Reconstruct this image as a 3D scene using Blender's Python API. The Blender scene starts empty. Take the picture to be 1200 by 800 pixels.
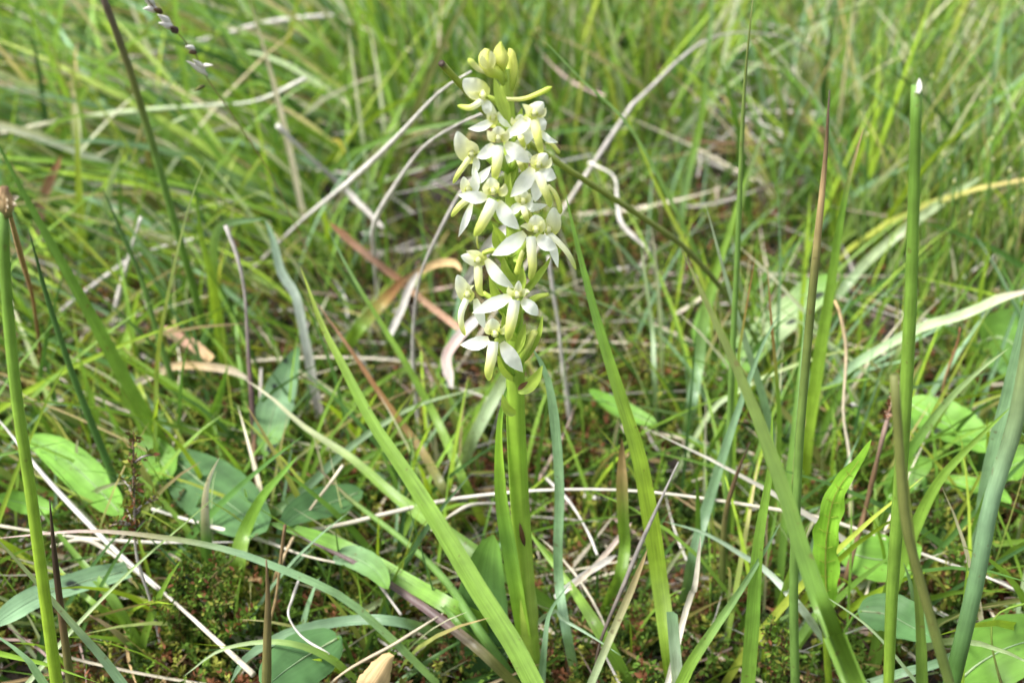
import bpy, math, random
import numpy as np
from mathutils import Vector, Matrix

# ------------------------------------------------------------------ camera, sky, sun, exposure
SC = bpy.context.scene
COL = SC.collection
rad = math.radians
FPX, PITCH, HC = 1350.0, rad(30), 0.304          # focal length in photo pixels, tilt down, eye height
cam = bpy.data.objects.new('camera', bpy.data.cameras.new('camera'))
COL.objects.link(cam)
cam.location = (0, 0, HC)
cam.rotation_euler = (rad(90) - PITCH, 0, 0)
cam.data.sensor_fit = 'HORIZONTAL'
cam.data.sensor_width = 36
cam.data.lens = FPX / 1200 * 36
cam.data.clip_start, cam.data.clip_end = 0.01, 200
cam.data.dof.use_dof = True
cam.data.dof.focus_distance = 0.33
cam.data.dof.aperture_fstop = 12.0
SC.camera = cam

SUN_EL, SUN_AZ = rad(58), rad(-105)                # azimuth from +Y towards +X
W = bpy.data.worlds.new('World'); SC.world = W; W.use_nodes = True
nt = W.node_tree
sky = nt.nodes.new('ShaderNodeTexSky'); sky.sky_type = 'NISHITA'; sky.sun_disc = False
sky.sun_elevation = SUN_EL; sky.sun_rotation = SUN_AZ
sky.air_density = 1.0; sky.dust_density = 3.0; sky.ozone_density = 0.6
hs = nt.nodes.new('ShaderNodeHueSaturation'); hs.inputs['Saturation'].default_value = 0.45   # thin white cloud
nt.links.new(sky.outputs[0], hs.inputs['Color'])
bg = nt.nodes['Background']; bg.inputs['Strength'].default_value = 0.10
nt.links.new(hs.outputs[0], bg.inputs['Color'])
sd = bpy.data.lights.new('sun', 'SUN'); sd.energy = 2.0; sd.angle = rad(18); sd.color = (1, 0.975, 0.93)
sun = bpy.data.objects.new('sun', sd); COL.objects.link(sun)
sdir = Vector((math.sin(SUN_AZ) * math.cos(SUN_EL), math.cos(SUN_AZ) * math.cos(SUN_EL), math.sin(SUN_EL)))
sun.rotation_euler = sdir.to_track_quat('Z', 'Y').to_euler()
sun.location = sdir * 5
SC.view_settings.view_transform = 'Standard'
SC.view_settings.look = 'None'
SC.view_settings.gamma = 1.0
SC.view_settings.exposure = 1.8

# ------------------------------------------------------------------ helpers
RN = random.Random(7)
NP = np.random.default_rng(11)
cp, sp = math.cos(PITCH), math.sin(PITCH)
FW = np.array([0, cp, -sp]); UP = np.array([0, sp, cp]); RT = np.array([1.0, 0, 0])
CAMP = np.array([0, 0, HC])

def ray(px, py):
    return FW + (px - 600) / FPX * RT - (py - 400) / FPX * UP
def P(px, py, Y):                                # point on the ray at forward distance Y
    d = ray(px, py); return CAMP + d * (Y / d[1])
def G(px, py, z=0.0):                            # point on the ray at height z
    d = ray(px, py); return CAMP + d * ((z - HC) / d[2])
def pxm(p):                                      # metres per photo pixel at point p
    return float(np.dot(p - CAMP, FW)) / FPX
def gz(x, y):                                    # ground relief
    return 0.007 * np.sin(9 * x + 1.3) * np.cos(7 * y) + 0.005 * np.sin(23 * x + 11 * y) + 0.004 * np.sin(31 * y - 17 * x + .5) - 0.012

def crspline(C, n):
    C = np.asarray(C, float)
    if len(C) == 2:
        t = np.linspace(0, 1, n)[:, None]; return C[0] * (1 - t) + C[1] * t
    E = np.vstack([2 * C[0] - C[1], C, 2 * C[-1] - C[-2]])
    L = np.r_[0, np.cumsum(np.linalg.norm(np.diff(C, axis=0), axis=1))]; L /= L[-1]
    out = []
    for s in np.linspace(0, 1, n):
        i = min(max(int(np.searchsorted(L, s, side='right')) - 1, 0), len(C) - 2)
        u = (s - L[i]) / max(L[i + 1] - L[i], 1e-9)
        a, b, c, d = E[i], E[i + 1], E[i + 2], E[i + 3]
        out.append(.5 * (2 * b + (c - a) * u + (2 * a - 5 * b + 4 * c - d) * u * u + (3 * b - a - 3 * c + d) * u ** 3))
    return np.array(out)

def nrm(v):
    v = np.asarray(v, float); return v / (np.linalg.norm(v, axis=-1, keepdims=True) + 1e-12)

CO = dict(
    fresh=(.195, .335, .046), green=(.130, .25, .037), mid=(.080, .175, .038), dark=(.045, .105, .028),
    lime=(.29, .43, .038), yel=(.33, .40, .06), glauc=(.21, .345, .19), pale=(.40, .50, .27), silver=(.50, .58, .47),
    olive=(.165, .185, .050), brown=(.15, .095, .050), dbrown=(.055, .036, .024), straw=(.62, .56, .43), grey=(.45, .42, .38),
    white=(.66, .63, .57), orange=(.36, .18, .085), salmon=(.42, .26, .18), purple=(.13, .085, .080), tan=(.48, .34, .17),
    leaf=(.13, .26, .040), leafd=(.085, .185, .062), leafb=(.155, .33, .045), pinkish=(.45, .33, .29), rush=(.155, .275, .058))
def colgrad(spec, ts):
    """'a>b' even stops from base to tip, or 'a@0>b@.8>c@1'"""
    st = spec.split('>'); K = []
    for i, s in enumerate(st):
        if '@' in s: n, t = s.split('@'); t = float(t)
        else: n, t = s, (i / (len(st) - 1) if len(st) > 1 else 0)
        K.append((t, CO[n]))
    T = [k[0] for k in K]
    return np.stack([np.interp(ts, T, [k[1][c] for k in K]) for c in range(3)], -1)

def mesh(name, V, Fc, mat, cols=None, buv=None, parent=None, smooth=True):
    me = bpy.data.meshes.new(name)
    V = np.asarray(V, np.float32)
    Fc = np.asarray(Fc, np.int32)
    k = Fc.shape[1]
    me.vertices.add(len(V)); me.vertices.foreach_set('co', V.ravel())
    me.loops.add(Fc.size); me.loops.foreach_set('vertex_index', Fc.ravel())
    me.polygons.add(len(Fc))
    me.polygons.foreach_set('loop_start', np.arange(0, Fc.size, k, dtype=np.int32))
    me.polygons.foreach_set('loop_total', np.full(len(Fc), k, np.int32))
    if smooth: me.polygons.foreach_set('use_smooth', np.ones(len(Fc), bool))
    if cols is not None:
        a = me.attributes.new('Col', 'FLOAT_COLOR', 'POINT')
        c4 = np.ones((len(V), 4), np.float32); c4[:, :3] = cols; a.data.foreach_set('color', c4.ravel())
    if buv is not None:
        a = me.attributes.new('buv', 'FLOAT_VECTOR', 'POINT')
        a.data.foreach_set('vector', np.asarray(buv, np.float32).ravel())
    me.update(calc_edges=True); me.validate()
    me.materials.append(mat)
    o = bpy.data.objects.new(name, me); COL.objects.link(o)
    if parent is not None: o.parent = parent
    return o

def tag(o, label=None, cat=None, group=None, kind=None):
    if label: o['label'] = label
    if cat: o['category'] = cat
    if group: o['group'] = group
    if kind: o['kind'] = kind
    return o

PROF = dict(
    grass=lambda t: (0.92 + .08 * np.minimum(t / .3, 1)) * np.clip((1 - t) * 1.9, 0, 1) ** .75 + .02,
    sepal=lambda t: np.interp(t, [0, .1, .25, .42, .6, .78, .9, .97, 1], [.40, .62, .90, 1, .86, .54, .27, .10, .02]),
    hood=lambda t: np.interp(t, [0, .15, .35, .55, .75, .88, .96, 1], [.65, .92, 1, .95, .72, .45, .22, .05]),
    strap=lambda t: (0.8 + .2 * np.minimum(t / .2, 1)) * np.clip((1 - t) * 6, 0, 1) ** .6 + .03,
    stub=lambda t: np.ones_like(t),
    taper=lambda t: 1 - .8 * t,
    lance=lambda t: np.sin(np.pi * np.clip(t, 0, 1) ** .8) ** .8 * .98 + .02,
    oval=lambda t: np.sin(np.pi * np.clip(t, 0, 1) ** .9) ** .55 * .97 + .03,
    petal=lambda t: (.42 + .58 * np.sin(np.pi * np.clip(t * .92 + .02, 0, 1) ** .75) ** .9) * np.clip((1.03 - t) * 5, 0, 1) ** .6 + .02,
    lip=lambda t: np.interp(t, [0, .15, .4, .7, .88, .96, 1], [.95, 1, .95, .82, .66, .46, .2]),
)

def strip(name, C, w, colspec, mat, n=22, nac=5, prof='grass', fold=.25, twist=(0, 0), parent=None, N=None, cup=0.0,
          wav=0.0, seed=0, side=1.0):
    """a thin leaf-like surface along the spline C; w = full width in metres"""
    Q = crspline(C, n); ts = np.linspace(0, 1, n)
    T = nrm(np.gradient(Q, axis=0))
    Nh = nrm(CAMP - Q) if N is None else np.tile(nrm(N), (n, 1))
    S = nrm(np.cross(T, Nh)); Nn = nrm(np.cross(S, T))
    ang = np.radians(twist[0] + (twist[1] - twist[0]) * ts)[:, None]
    S, Nn = S * np.cos(ang) + Nn * np.sin(ang), Nn * np.cos(ang) - S * np.sin(ang)
    wp = PROF[prof](ts) * w
    r = np.random.default_rng(seed + 5)
    us = np.linspace(-1, 1, nac)
    ph1, ph2 = r.uniform(0, 6.28, 2)
    V = np.zeros((n, nac, 3)); B = np.zeros((n, nac, 3))
    for j, u in enumerate(us):
        ed = 1 + wav * (.5 * np.sin(17 * ts + ph1 + (3 if u > 0 else 0)) + .5 * np.sin(41 * ts + ph2 + (1 if u > 0 else 0))) * (abs(u) > .6)
        off = fold * abs(u) * wp * .5 + cup * u * u * wp * .5 + wav * .7 * wp * np.sin(25 * ts + ph2 + (2 if u > 0 else 0)) * abs(u)
        V[:, j] = Q + S * (u * wp * .5 * ed)[:, None] + Nn * off[:, None]
        B[:, j, 0] = u; B[:, j, 1] = ts * (np.linalg.norm(np.diff(Q, axis=0), axis=1).sum() / max(w, 1e-5)); B[:, j, 2] = seed * 3.7
    c = np.repeat(colgrad(colspec, ts)[:, None], nac, 1)
    c = c * (r.uniform(.92, 1.08) if mat is not M_PET else 1)
    i, j = np.meshgrid(np.arange(n - 1), np.arange(nac - 1), indexing='ij')
    a = (i * nac + j).ravel()
    Fc = np.stack([a, a + 1, a + nac + 1, a + nac], -1)
    return mesh(name, V.reshape(-1, 3), Fc, mat, np.clip(c.reshape(-1, 3), 0, 1), B.reshape(-1, 3), parent)

def tube(name, C, r0, colspec, mat, n=20, k=9, prof=None, parent=None, seed=0, ridge=0.0, nr=5, cap=True, raw=False, knob=None):
    """round stem along C; r0 = radius in metres, prof(t) scales it"""
    Q = crspline(C, n) if not raw else np.asarray(C, float); n = len(Q); ts = np.linspace(0, 1, n)
    T = nrm(np.gradient(Q, axis=0)); S = nrm(np.cross(T, [.31, 1, .12])); Bn = nrm(np.cross(S, T))
    rr = r0 * (prof(ts) if prof else np.ones(n))
    th = np.arange(k) / k * 2 * np.pi
    mod = 1 + ridge * np.cos(nr * th)
    V = Q[:, None] + (S[:, None] * np.cos(th)[None, :, None] + Bn[:, None] * np.sin(th)[None, :, None]) * (rr[:, None] * mod[None])[:, :, None]
    ln = np.linalg.norm(np.diff(Q, axis=0), axis=1).sum()
    B = np.zeros((n, k, 3)); B[:, :, 0] = np.sin(th)[None] * 1.0; B[:, :, 1] = (ts * ln / max(r0 * 2, 1e-5))[:, None]; B[:, :, 2] = seed * 3.7
    c = np.repeat(colgrad(colspec, ts)[:, None], k, 1)
    V = V.reshape(-1, 3); B = B.reshape(-1, 3); c = c.reshape(-1, 3)
    i, j = np.meshgrid(np.arange(n - 1), np.arange(k), indexing='ij')
    a = (i * k + j).ravel(); b = (i * k + (j + 1) % k).ravel()
    Fc = np.stack([a, b, b + k, a + k], -1)
    if cap:
        V = np.vstack([V, Q[:1], Q[-1:]]); B = np.vstack([B, B[:1], B[-1:]]); c = np.vstack([c, c[:1], c[-1:]])
        j = np.arange(k); m = n * k
        lo = np.stack([np.full(k, m), (j + 1) % k, j, np.full(k, m)], -1)
        hi = np.stack([np.full(k, m + 1), (n - 1) * k + j, (n - 1) * k + (j + 1) % k, np.full(k, m + 1)], -1)
        tri = np.vstack([lo, hi])[:, :3]
        Fq = np.vstack([Fc[:, [0, 1, 2]], Fc[:, [0, 2, 3]], tri]); Fc = Fq
    return mesh(name, V, Fc, mat, np.clip(c, 0, 1), B, parent)

# ------------------------------------------------------------------ materials
def newmat(name):
    m = bpy.data.materials.new(name); m.use_nodes = True
    t = m.node_tree; t.nodes.clear(); return m, t
def leafmat(name, trans=.38, rough=.42, spec=.35, stripe=9.0, amt=.28, bump=.25, spots=0.0, tint=(1.15, 1.1, .55), speck=0.0):
    m, t = newmat(name); N = t.nodes.new; L = t.links.new
    out = N('ShaderNodeOutputMaterial'); at = N('ShaderNodeAttribute'); at.attribute_name = 'Col'
    bu = N('ShaderNodeAttribute'); bu.attribute_name = 'buv'
    mp = N('ShaderNodeMapping'); mp.inputs['Scale'].default_value = (stripe, .35, 1); L(bu.outputs['Vector'], mp.inputs['Vector'])
    n1 = N('ShaderNodeTexNoise'); n1.inputs['Scale'].default_value = 1.0; n1.inputs['Detail'].default_value = 3; L(mp.outputs[0], n1.inputs['Vector'])
    geo = N('ShaderNodeNewGeometry')
    n2 = N('ShaderNodeTexNoise'); n2.inputs['Scale'].default_value = 130; n2.inputs['Detail'].default_value = 4; L(geo.outputs['Position'], n2.inputs['Vector'])
    m1 = N('ShaderNodeMapRange'); m1.inputs[1].default_value = .25; m1.inputs[2].default_value = .75
    m1.inputs[3].default_value = 1 - amt; m1.inputs[4].default_value = 1 + amt; L(n1.outputs['Fac'], m1.inputs[0])
    m2 = N('ShaderNodeMapRange'); m2.inputs[1].default_value = .3; m2.inputs[2].default_value = .7
    m2.inputs[3].default_value = .82; m2.inputs[4].default_value = 1.18; L(n2.outputs['Fac'], m2.inputs[0])
    mu = N('ShaderNodeMath'); mu.operation = 'MULTIPLY'; L(m1.outputs[0], mu.inputs[0]); L(m2.outputs[0], mu.inputs[1])
    vm = N('ShaderNodeVectorMath'); vm.operation = 'SCALE'; L(at.outputs['Color'], vm.inputs[0]); L(mu.outputs[0], vm.inputs['Scale'])
    col = vm.outputs[0]
    if spots or speck:                                    # dark blotches / small brown flecks on the leaf itself
        n3 = N('ShaderNodeTexNoise'); n3.inputs['Scale'].default_value = 95 if spots else 420; n3.inputs['Detail'].default_value = 1; L(geo.outputs['Position'], n3.inputs['Vector'])
        r3 = N('ShaderNodeMapRange'); th = .635 if spots else .71
        r3.inputs[1].default_value = th; r3.inputs[2].default_value = th + .05; r3.inputs[3].default_value = 0; r3.inputs[4].default_value = spots or speck
        L(n3.outputs['Fac'], r3.inputs[0])
        mx = N('ShaderNodeMix'); mx.data_type = 'RGBA'; L(r3.outputs[0], mx.inputs[0]); L(col, mx.inputs[6])
        mx.inputs[7].default_value = (.018, .016, .022, 1) if spots else (.12, .075, .03, 1)
        col = mx.outputs[2]
    bp = N('ShaderNodeBump'); bp.inputs['Strength'].default_value = bump; bp.inputs['Distance'].default_value = .0006; L(n1.outputs['Fac'], bp.inputs['Height'])
    pr = N('ShaderNodeBsdfPrincipled'); pr.inputs['Roughness'].default_value = rough; pr.inputs['Specular IOR Level'].default_value = spec
    L(col, pr.inputs['Base Color']); L(bp.outputs[0], pr.inputs['Normal'])
    if trans > 0:
        tv = N('ShaderNodeVectorMath'); tv.operation = 'MULTIPLY'; L(col, tv.inputs[0]); tv.inputs[1].default_value = tint
        tr = N('ShaderNodeBsdfTranslucent'); L(tv.outputs[0], tr.inputs['Color'])
        ms = N('ShaderNodeMixShader'); ms.inputs[0].default_value = trans; L(pr.outputs[0], ms.inputs[1]); L(tr.outputs[0], ms.inputs[2])
        L(ms.outputs[0], out.inputs['Surface'])
    else: L(pr.outputs[0], out.inputs['Surface'])
    return m
M_GRASS = leafmat('grass_leaf', speck=.5, rough=.36, spec=.5)
M_RUSH = leafmat('rush_stem', trans=.25, rough=.48, stripe=6, amt=.18, speck=.4)
M_DEAD = leafmat('dead_straw', trans=.15, rough=.75, spec=.15, stripe=7, amt=.35, bump=.5, tint=(1, .9, .75))
M_LEAF = leafmat('broad_leaf', trans=.30, rough=.5, spec=.25, stripe=4, amt=.22, bump=.5, speck=.6)
M_SPOT = leafmat('spotted_leaf', trans=.30, rough=.5, spec=.25, stripe=4, amt=.2, bump=.5, spots=.92)
M_PET = leafmat('petal', trans=.45, rough=.5, spec=.25, stripe=7, amt=.035, bump=.15, tint=(1, 1, .9))
M_ORCH = leafmat('orchid_green', trans=.22, rough=.36, spec=.4, stripe=7, amt=.14, bump=.3, tint=(1.1, 1.1, .6))
M_MOSS = leafmat('moss', trans=.25, rough=.8, spec=.1, stripe=1, amt=.2, bump=0)
M_FIELD = leafmat('meadow_grass', trans=.36, rough=.42, spec=.32, stripe=4, amt=.15, bump=.1)

def soilmat():
    m, t = newmat('peaty_soil'); N = t.nodes.new; L = t.links.new
    out = N('ShaderNodeOutputMaterial'); pr = N('ShaderNodeBsdfPrincipled'); pr.inputs['Roughness'].default_value = .95
    geo = N('ShaderNodeNewGeometry')
    n1 = N('ShaderNodeTexNoise'); n1.inputs['Scale'].default_value = 28; n1.inputs['Detail'].default_value = 8; L(geo.outputs['Position'], n1.inputs['Vector'])
    n2 = N('ShaderNodeTexNoise'); n2.inputs['Scale'].default_value = 260; n2.inputs['Detail'].default_value = 5; L(geo.outputs['Position'], n2.inputs['Vector'])
    r = N('ShaderNodeValToRGB'); e = r.color_ramp.elements
    e[0].position = .3; e[0].color = (.014, .010, .007, 1); e[1].position = .72; e[1].color = (.060, .050, .022, 1)
    k = e.new(.5); k.color = (.030, .021, .013, 1)
    ad = N('ShaderNodeMath'); ad.operation = 'MULTIPLY_ADD'; L(n2.outputs['Fac'], ad.inputs[0]); ad.inputs[1].default_value = .5; 
    sb = N('ShaderNodeMath'); sb.operation = 'SUBTRACT'; L(n1.outputs['Fac'], sb.inputs[0]); sb.inputs[1].default_value = .25
    L(sb.outputs[0], ad.inputs[2]); L(ad.outputs[0], r.inputs[0]); L(r.outputs[0], pr.inputs['Base Color'])
    bp = N('ShaderNodeBump'); bp.inputs['Distance'].default_value = .004; L(n2.outputs['Fac'], bp.inputs['Height']); L(bp.outputs[0], pr.inputs['Normal'])
    L(pr.outputs[0], out.inputs['Surface']); return m
M_SOIL = soilmat()

# ------------------------------------------------------------------ ground
gx = np.r_[-30, -12, -6, -3.5, np.linspace(-2, 2, 140), 3.5, 6, 12, 30]
gy = np.r_[-30, -10, -4, np.linspace(-1, 3.4, 150), 5, 8, 14, 40]
XX, YY = np.meshgrid(gx, gy, indexing='ij')
ZZ = gz(XX, YY) + .003 * np.sin(70 * XX + 3 * np.sin(40 * YY)) * np.sin(64 * YY)
i, j = np.meshgrid(np.arange(len(gx) - 1), np.arange(len(gy) - 1), indexing='ij'); a = (i * len(gy) + j).ravel()
g = mesh('ground', np.stack([XX, YY, ZZ], -1).reshape(-1, 3), np.stack([a, a + len(gy), a + len(gy) + 1, a + 1], -1), M_SOIL)
tag(g, kind='structure')

# ------------------------------------------------------------------ stuff: grass sward, moss, litter
def to_px(p):
    d = p - CAMP; z = d @ FW
    return 600 + FPX * (d @ RT) / z, 400 - FPX * (d @ UP) / z, z

def bulk(name, base, d0, bend, L, w, c0, c1, mat, nseg=6, label=None, cat='grass', roll=None, fold=.3, wexp=.75):
    """many thin blades as one object (uncountable sward)"""
    n = len(base); ts = np.linspace(0, 1, nseg + 1)
    Q = base[:, None] + L[:, None, None] * (ts[None, :, None] * d0[:, None] + (ts ** 2)[None, :, None] * bend[:, None])
    T = nrm(d0[:, None] + 2 * ts[None, :, None] * bend[:, None])
    rv = nrm(NP.standard_normal((n, 3)) * [1, .6, .35] + [0, -.9, .3])
    S = nrm(np.cross(T, rv[:, None])); Nn = nrm(np.cross(S, T))
    wp = (w[:, None] * (np.clip((1 - ts) * 1.8, 0, 1) ** wexp + .03)[None])[:, :, None] * .5
    V = np.stack([Q - S * wp + Nn * wp * fold, Q, Q + S * wp + Nn * wp * fold], 2)
    c = c0[:, None] * (1 - ts[None, :, None] ** 1.6) + c1[:, None] * ts[None, :, None] ** 1.6
    c = np.repeat(c[:, :, None], 3, 2)
    m = (nseg + 1) * 3
    b = (np.arange(nseg)[:, None] * 3 + np.arange(2)[None]).ravel()
    Fq = np.stack([b, b + 1, b + 4, b + 3], -1)
    Fc = (np.arange(n)[:, None, None] * m + Fq[None]).reshape(-1, 4)
    Bv = np.zeros((n, nseg + 1, 3, 3)); Bv[..., 0] = np.array([-1, 0, 1]); Bv[..., 1] = ts[None, :, None] * 20; Bv[..., 2] = NP.uniform(0, 90, n)[:, None, None]
    o = mesh(name, V.reshape(-1, 3), Fc, mat, np.clip(c.reshape(-1, 3), 0, 1), Bv.reshape(-1, 3))
    return tag(o, label, cat, kind='stuff')

def pick(names, probs, n):
    A = np.array([CO[k] for k in names]); idx = NP.choice(len(names), n, p=np.array(probs) / sum(probs))
    return A[idx] * NP.uniform(.8, 1.2, (n, 1))

def zone(n, x0, x1, y0, y1, z=0.0, jit=0):       # bases whose pixels fall in a box, spread evenly over the ground there
    out = []
    a, b = G(600, y1)[1], G(600, y0)[1]
    while len(out) < n:
        y = NP.uniform(a, b, n * 3)
        sc = (cp * y + sp * HC) / FPX
        x = NP.uniform((x0 - 600) * sc.max(), (x1 - 600) * sc.max(), n * 3)
        px = x / sc + 600
        for xx, yy, pp in zip(x, y, px):
            if x0 <= pp <= x1: out.append((xx, yy))
    o = np.array(out[:n]); return np.column_stack([o, gz(o[:, 0], o[:, 1])])

def lean(n, mx, sx, my, sy):
    return nrm(np.column_stack([NP.normal(mx, sx, n), NP.normal(my, sy, n), np.ones(n)]))
def droop(n, d, lo, hi):
    h = d * [1, 1, 0] + NP.normal(0, .12, (n, 3)) * [1, 1, 0]
    b = h * NP.uniform(.2, 1.1, (n, 1)); b[:, 2] = -NP.uniform(lo, hi, n); return b

SW = dict(b=[], d=[], e=[], L=[], w=[], c0=[], c1=[])
def add(b, d, e, L, w, c0, c1):
    for k, v in zip('b d e L w c0 c1'.split(), (b, d, e, L, w, c0, c1)): SW[k].append(v)
GN, GP = ['fresh', 'green', 'mid', 'lime', 'yel', 'glauc', 'olive', 'dark', 'pale', 'straw', 'grey'], [.27, .22, .16, .11, .03, .08, .03, .06, .025, .01, .005]
def sward(n, box, mx, sx, L0, L1, w0, w1, lo=.05, hi=.35, names=GN, probs=GP, my=0, sy=.22, tipdry=.25):
    b = zone(n, *box); d = lean(n, mx, sx, my, sy); e = droop(n, d, lo, hi)
    L = NP.uniform(L0, L1, n); w = NP.uniform(w0, w1, n)
    c0 = pick(names, probs, n); c1 = c0 * NP.uniform(.9, 1.25, (n, 1))
    dry = NP.random(n) < tipdry; c1[dry] = pick(['straw', 'tan', 'salmon', 'yel'], [.4, .3, .1, .2], dry.sum())
    add(b, d, e, L, w, c0, c1)
sward(2300, (-160, 520, 0, 300), -.6, .45, 0.07, .23, .0018, .0058, .1, .5)           # swept grass, upper left
sward(700, (-160, 470, 40, 350), -.15, .5, .05, .14, .0014, .0036)
sward(1800, (430, 830, -20, 200), 0, .2, .09, .20, .0014, .0044, .0, .2)              # upright grass behind the spike
sward(2600, (780, 1380, -20, 300), .10, .26, .07, .19, .0013, .0042, .0, .25)         # upper right
sward(1500, (880, 1300, 90, 410), .02, .14, .05, .11, .0009, .0017, .0, .1, names=['green', 'mid', 'fresh', 'dark'], probs=[.4, .3, .2, .1], tipdry=.5)
sward(240, (560, 900, 180, 340), 0, .3, .03, .09, .0010, .0024)
sward(260, (-60, 560, 320, 640), -.15, .45, .03, .09, .0012, .0032)
sward(120, (620, 1260, 330, 640), .1, .4, .03, .09, .0010, .0028)
sward(200, (-60, 1260, 640, 900), 0, .6, .015, .05, .0010, .0026)
sward(60, (-40, 360, 440, 560), -.25, .4, .05, .11, .0014, .0032)
sward(230, (-40, 560, 540, 800), -.15, .5, .035, .095, .0011, .0030)
sward(270, (770, 1260, 460, 780), .1, .3, .05, .12, .0011, .0030)
sward(90, (380, 760, 480, 760), -.05, .4, .04, .09, .0010, .0026)
sward(95, (640, 1020, 370, 640), .05, .22, .06, .13, .0009, .0022)
sward(130, (-20, 470, 330, 560), -.3, .35, .06, .13, .0010, .0026)
sward(3400, (-900, 2100, -170, -20), 0, .3, .10, .22, .0020, .0052, my=-.05)           # farther off
def beside(n, x0, x1, y0, y1):                   # ground to either side of, behind and beyond the view
    b = np.column_stack([NP.uniform(x0, x1, n), NP.uniform(y0, y1, n), np.zeros(n)])
    sc = (cp * np.maximum(b[:, 1], 0) + sp * HC) / FPX
    b = b[(np.abs(b[:, 0]) > 660 * sc) | (b[:, 1] < .24)]
    b[:, 2] = gz(b[:, 0], b[:, 1]); return b
for (x0, x1, y0, y1, n, k) in ((-1.0, 1.0, -.2, 1.4, 13000, 1), (-1.8, 1.8, -.5, 1.7, 6000, 1), (-.5, .5, -.8, .2, 700, .4), (-2.6, 2.6, 2.2, 3.8, 3500, 1)):
    b = beside(n, x0, x1, y0, y1) if y1 < 2 else np.column_stack([NP.uniform(x0, x1, n), NP.uniform(y0, y1, n), np.full(n, -.012)])
    n = len(b); d = lean(n, 0, .35, 0, .3); L = NP.uniform(.05, .16, n) * k * np.where((b[:, 1] < .25) & (np.abs(b[:, 0]) < .3), .35, 1)
    c = pick(GN, GP, n); add(b, d, droop(n, d, .05, .4), L, NP.uniform(.0015, .0042, n), c, c * 1.1)
A = {k: np.concatenate(v) for k, v in SW.items()}
bulk('meadow_grass', A['b'], A['d'], A['e'], A['L'], A['w'], A['c0'], A['c1'], M_FIELD,
     label='mixed green meadow grass filling the ground behind the orchid')

# dead thatch and straw lying between the living plants
DN, DP = ['straw', 'grey', 'white', 'tan', 'brown', 'pinkish', 'dbrown'], [.20, .24, .09, .10, .16, .09, .12]
DB = []
for n, box, L0, L1, w0, w1 in ((330, (-60, 1260, 330, 620), .02, .09, .0006, .0020), (420, (-60, 1260, 620, 860), .02, .07, .0005, .0018),
                               (300, (-100, 1300, 60, 330), .04, .14, .0010, .0024), (160, (480, 700, 560, 720), .02, .07, .0010, .0026),
                               (1200, (-700, 1900, -120, 60), .05, .16, .0015, .003), (110, (380, 980, 120, 420), .03, .10, .0008, .0022), (130, (420, 1000, 60, 262), .05, .15, .0010, .0026), (100, (-60, 1260, 330, 801), .05, .13, .0005, .0011)):
    b = zone(n, *box); b[:, 2] += NP.uniform(.002, .016, n) + (.012 if box[3] <= 330 else 0) * NP.random(n) + (.05 if box[3] == 262 else .022 if box[3] == 801 else 0) * NP.random(n)
    an = NP.uniform(0, 6.283, n); d = np.column_stack([np.cos(an), np.sin(an) * .8, NP.normal(.02, .16, n)]); e = NP.normal(0, .18, (n, 3)) * [1, 1, .6]
    c = pick(DN, DP, n) if box[3] != 801 else pick(['straw', 'white', 'grey'], [.5, .3, .2], n); DB.append((b, d, e, NP.uniform(L0, L1, n), NP.uniform(w0, w1, n), c, c * NP.uniform(.8, 1.1, (n, 1))))
b = beside(4000, -1.0, 1.0, -.2, 1.2); n = len(b); b[:, 2] += NP.uniform(.003, .02, n); an = NP.uniform(0, 6.283, n)
c = pick(DN, DP, n); DB.append((b, np.column_stack([np.cos(an), np.sin(an) * .8, NP.normal(.02, .16, n)]), NP.normal(0, .18, (n, 3)) * [1, 1, .6], NP.uniform(.03, .11, n), NP.uniform(.0008, .0024, n), c, c * .9))
D = [np.concatenate(k) for k in zip(*DB)]
bulk('dead_grass_litter', *D, M_DEAD, nseg=7, label='tangled dead straw and grass litter lying on the ground', cat='litter')

def mosslike(name, n, boxes, names, probs, h0, h1, nl, ll, label, lw=.45, spread=.9, noise_gate=None, extra=0):
    bs = np.vstack([zone(k, *b) for k, b in boxes] + ([beside(extra, -.75, .75, .0, .95)] if extra else []))
    n = len(bs)
    if noise_gate is not None:
        q = np.sin(bs[:, 0] * 47 + 2 * np.sin(bs[:, 1] * 31)) * np.sin(bs[:, 1] * 43 + 1.7 * np.sin(bs[:, 0] * 29)) + NP.normal(0, .35, n)
        bs = bs[q > noise_gate]; n = len(bs)
    ax = nrm(np.column_stack([NP.normal(0, .55, n), NP.normal(-.1, .55, n), np.ones(n)]))
    H = NP.uniform(h0, h1, n)
    c = pick(names, probs, n)
    pq = np.sin(bs[:, 0] * 19 + 1) * np.sin(bs[:, 1] * 23 + 2 * bs[:, 0] * 9)
    t = NP.uniform(.05, 1, (n, nl))
    ce = bs[:, None] + ax[:, None] * (t * H[:, None])[:, :, None]
    ld = nrm(NP.standard_normal((n, nl, 3)) * [1, 1, .5] + ax[:, None] * spread)
    ls = nrm(np.cross(ld, NP.standard_normal((n, nl, 3))))
    LL = ll * NP.uniform(.6, 1.3, (n, nl, 1)) * (1.15 - .6 * t[:, :, None])
    V = np.stack([ce, ce + ld * LL * .5 + ls * LL * lw * .5, ce + ld * LL, ce + ld * LL * .5 - ls * LL * lw * .5], 2)
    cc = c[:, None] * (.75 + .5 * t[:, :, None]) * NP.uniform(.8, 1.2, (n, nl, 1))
    cc = np.repeat(cc[:, :, None], 4, 2)
    Fc = np.arange(n * nl * 4).reshape(-1, 4)
    o = mesh(name, V.reshape(-1, 3), Fc, M_MOSS, np.clip(cc.reshape(-1, 3), 0, 1), smooth=False)
    return tag(o, label, 'moss', kind='stuff')
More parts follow.
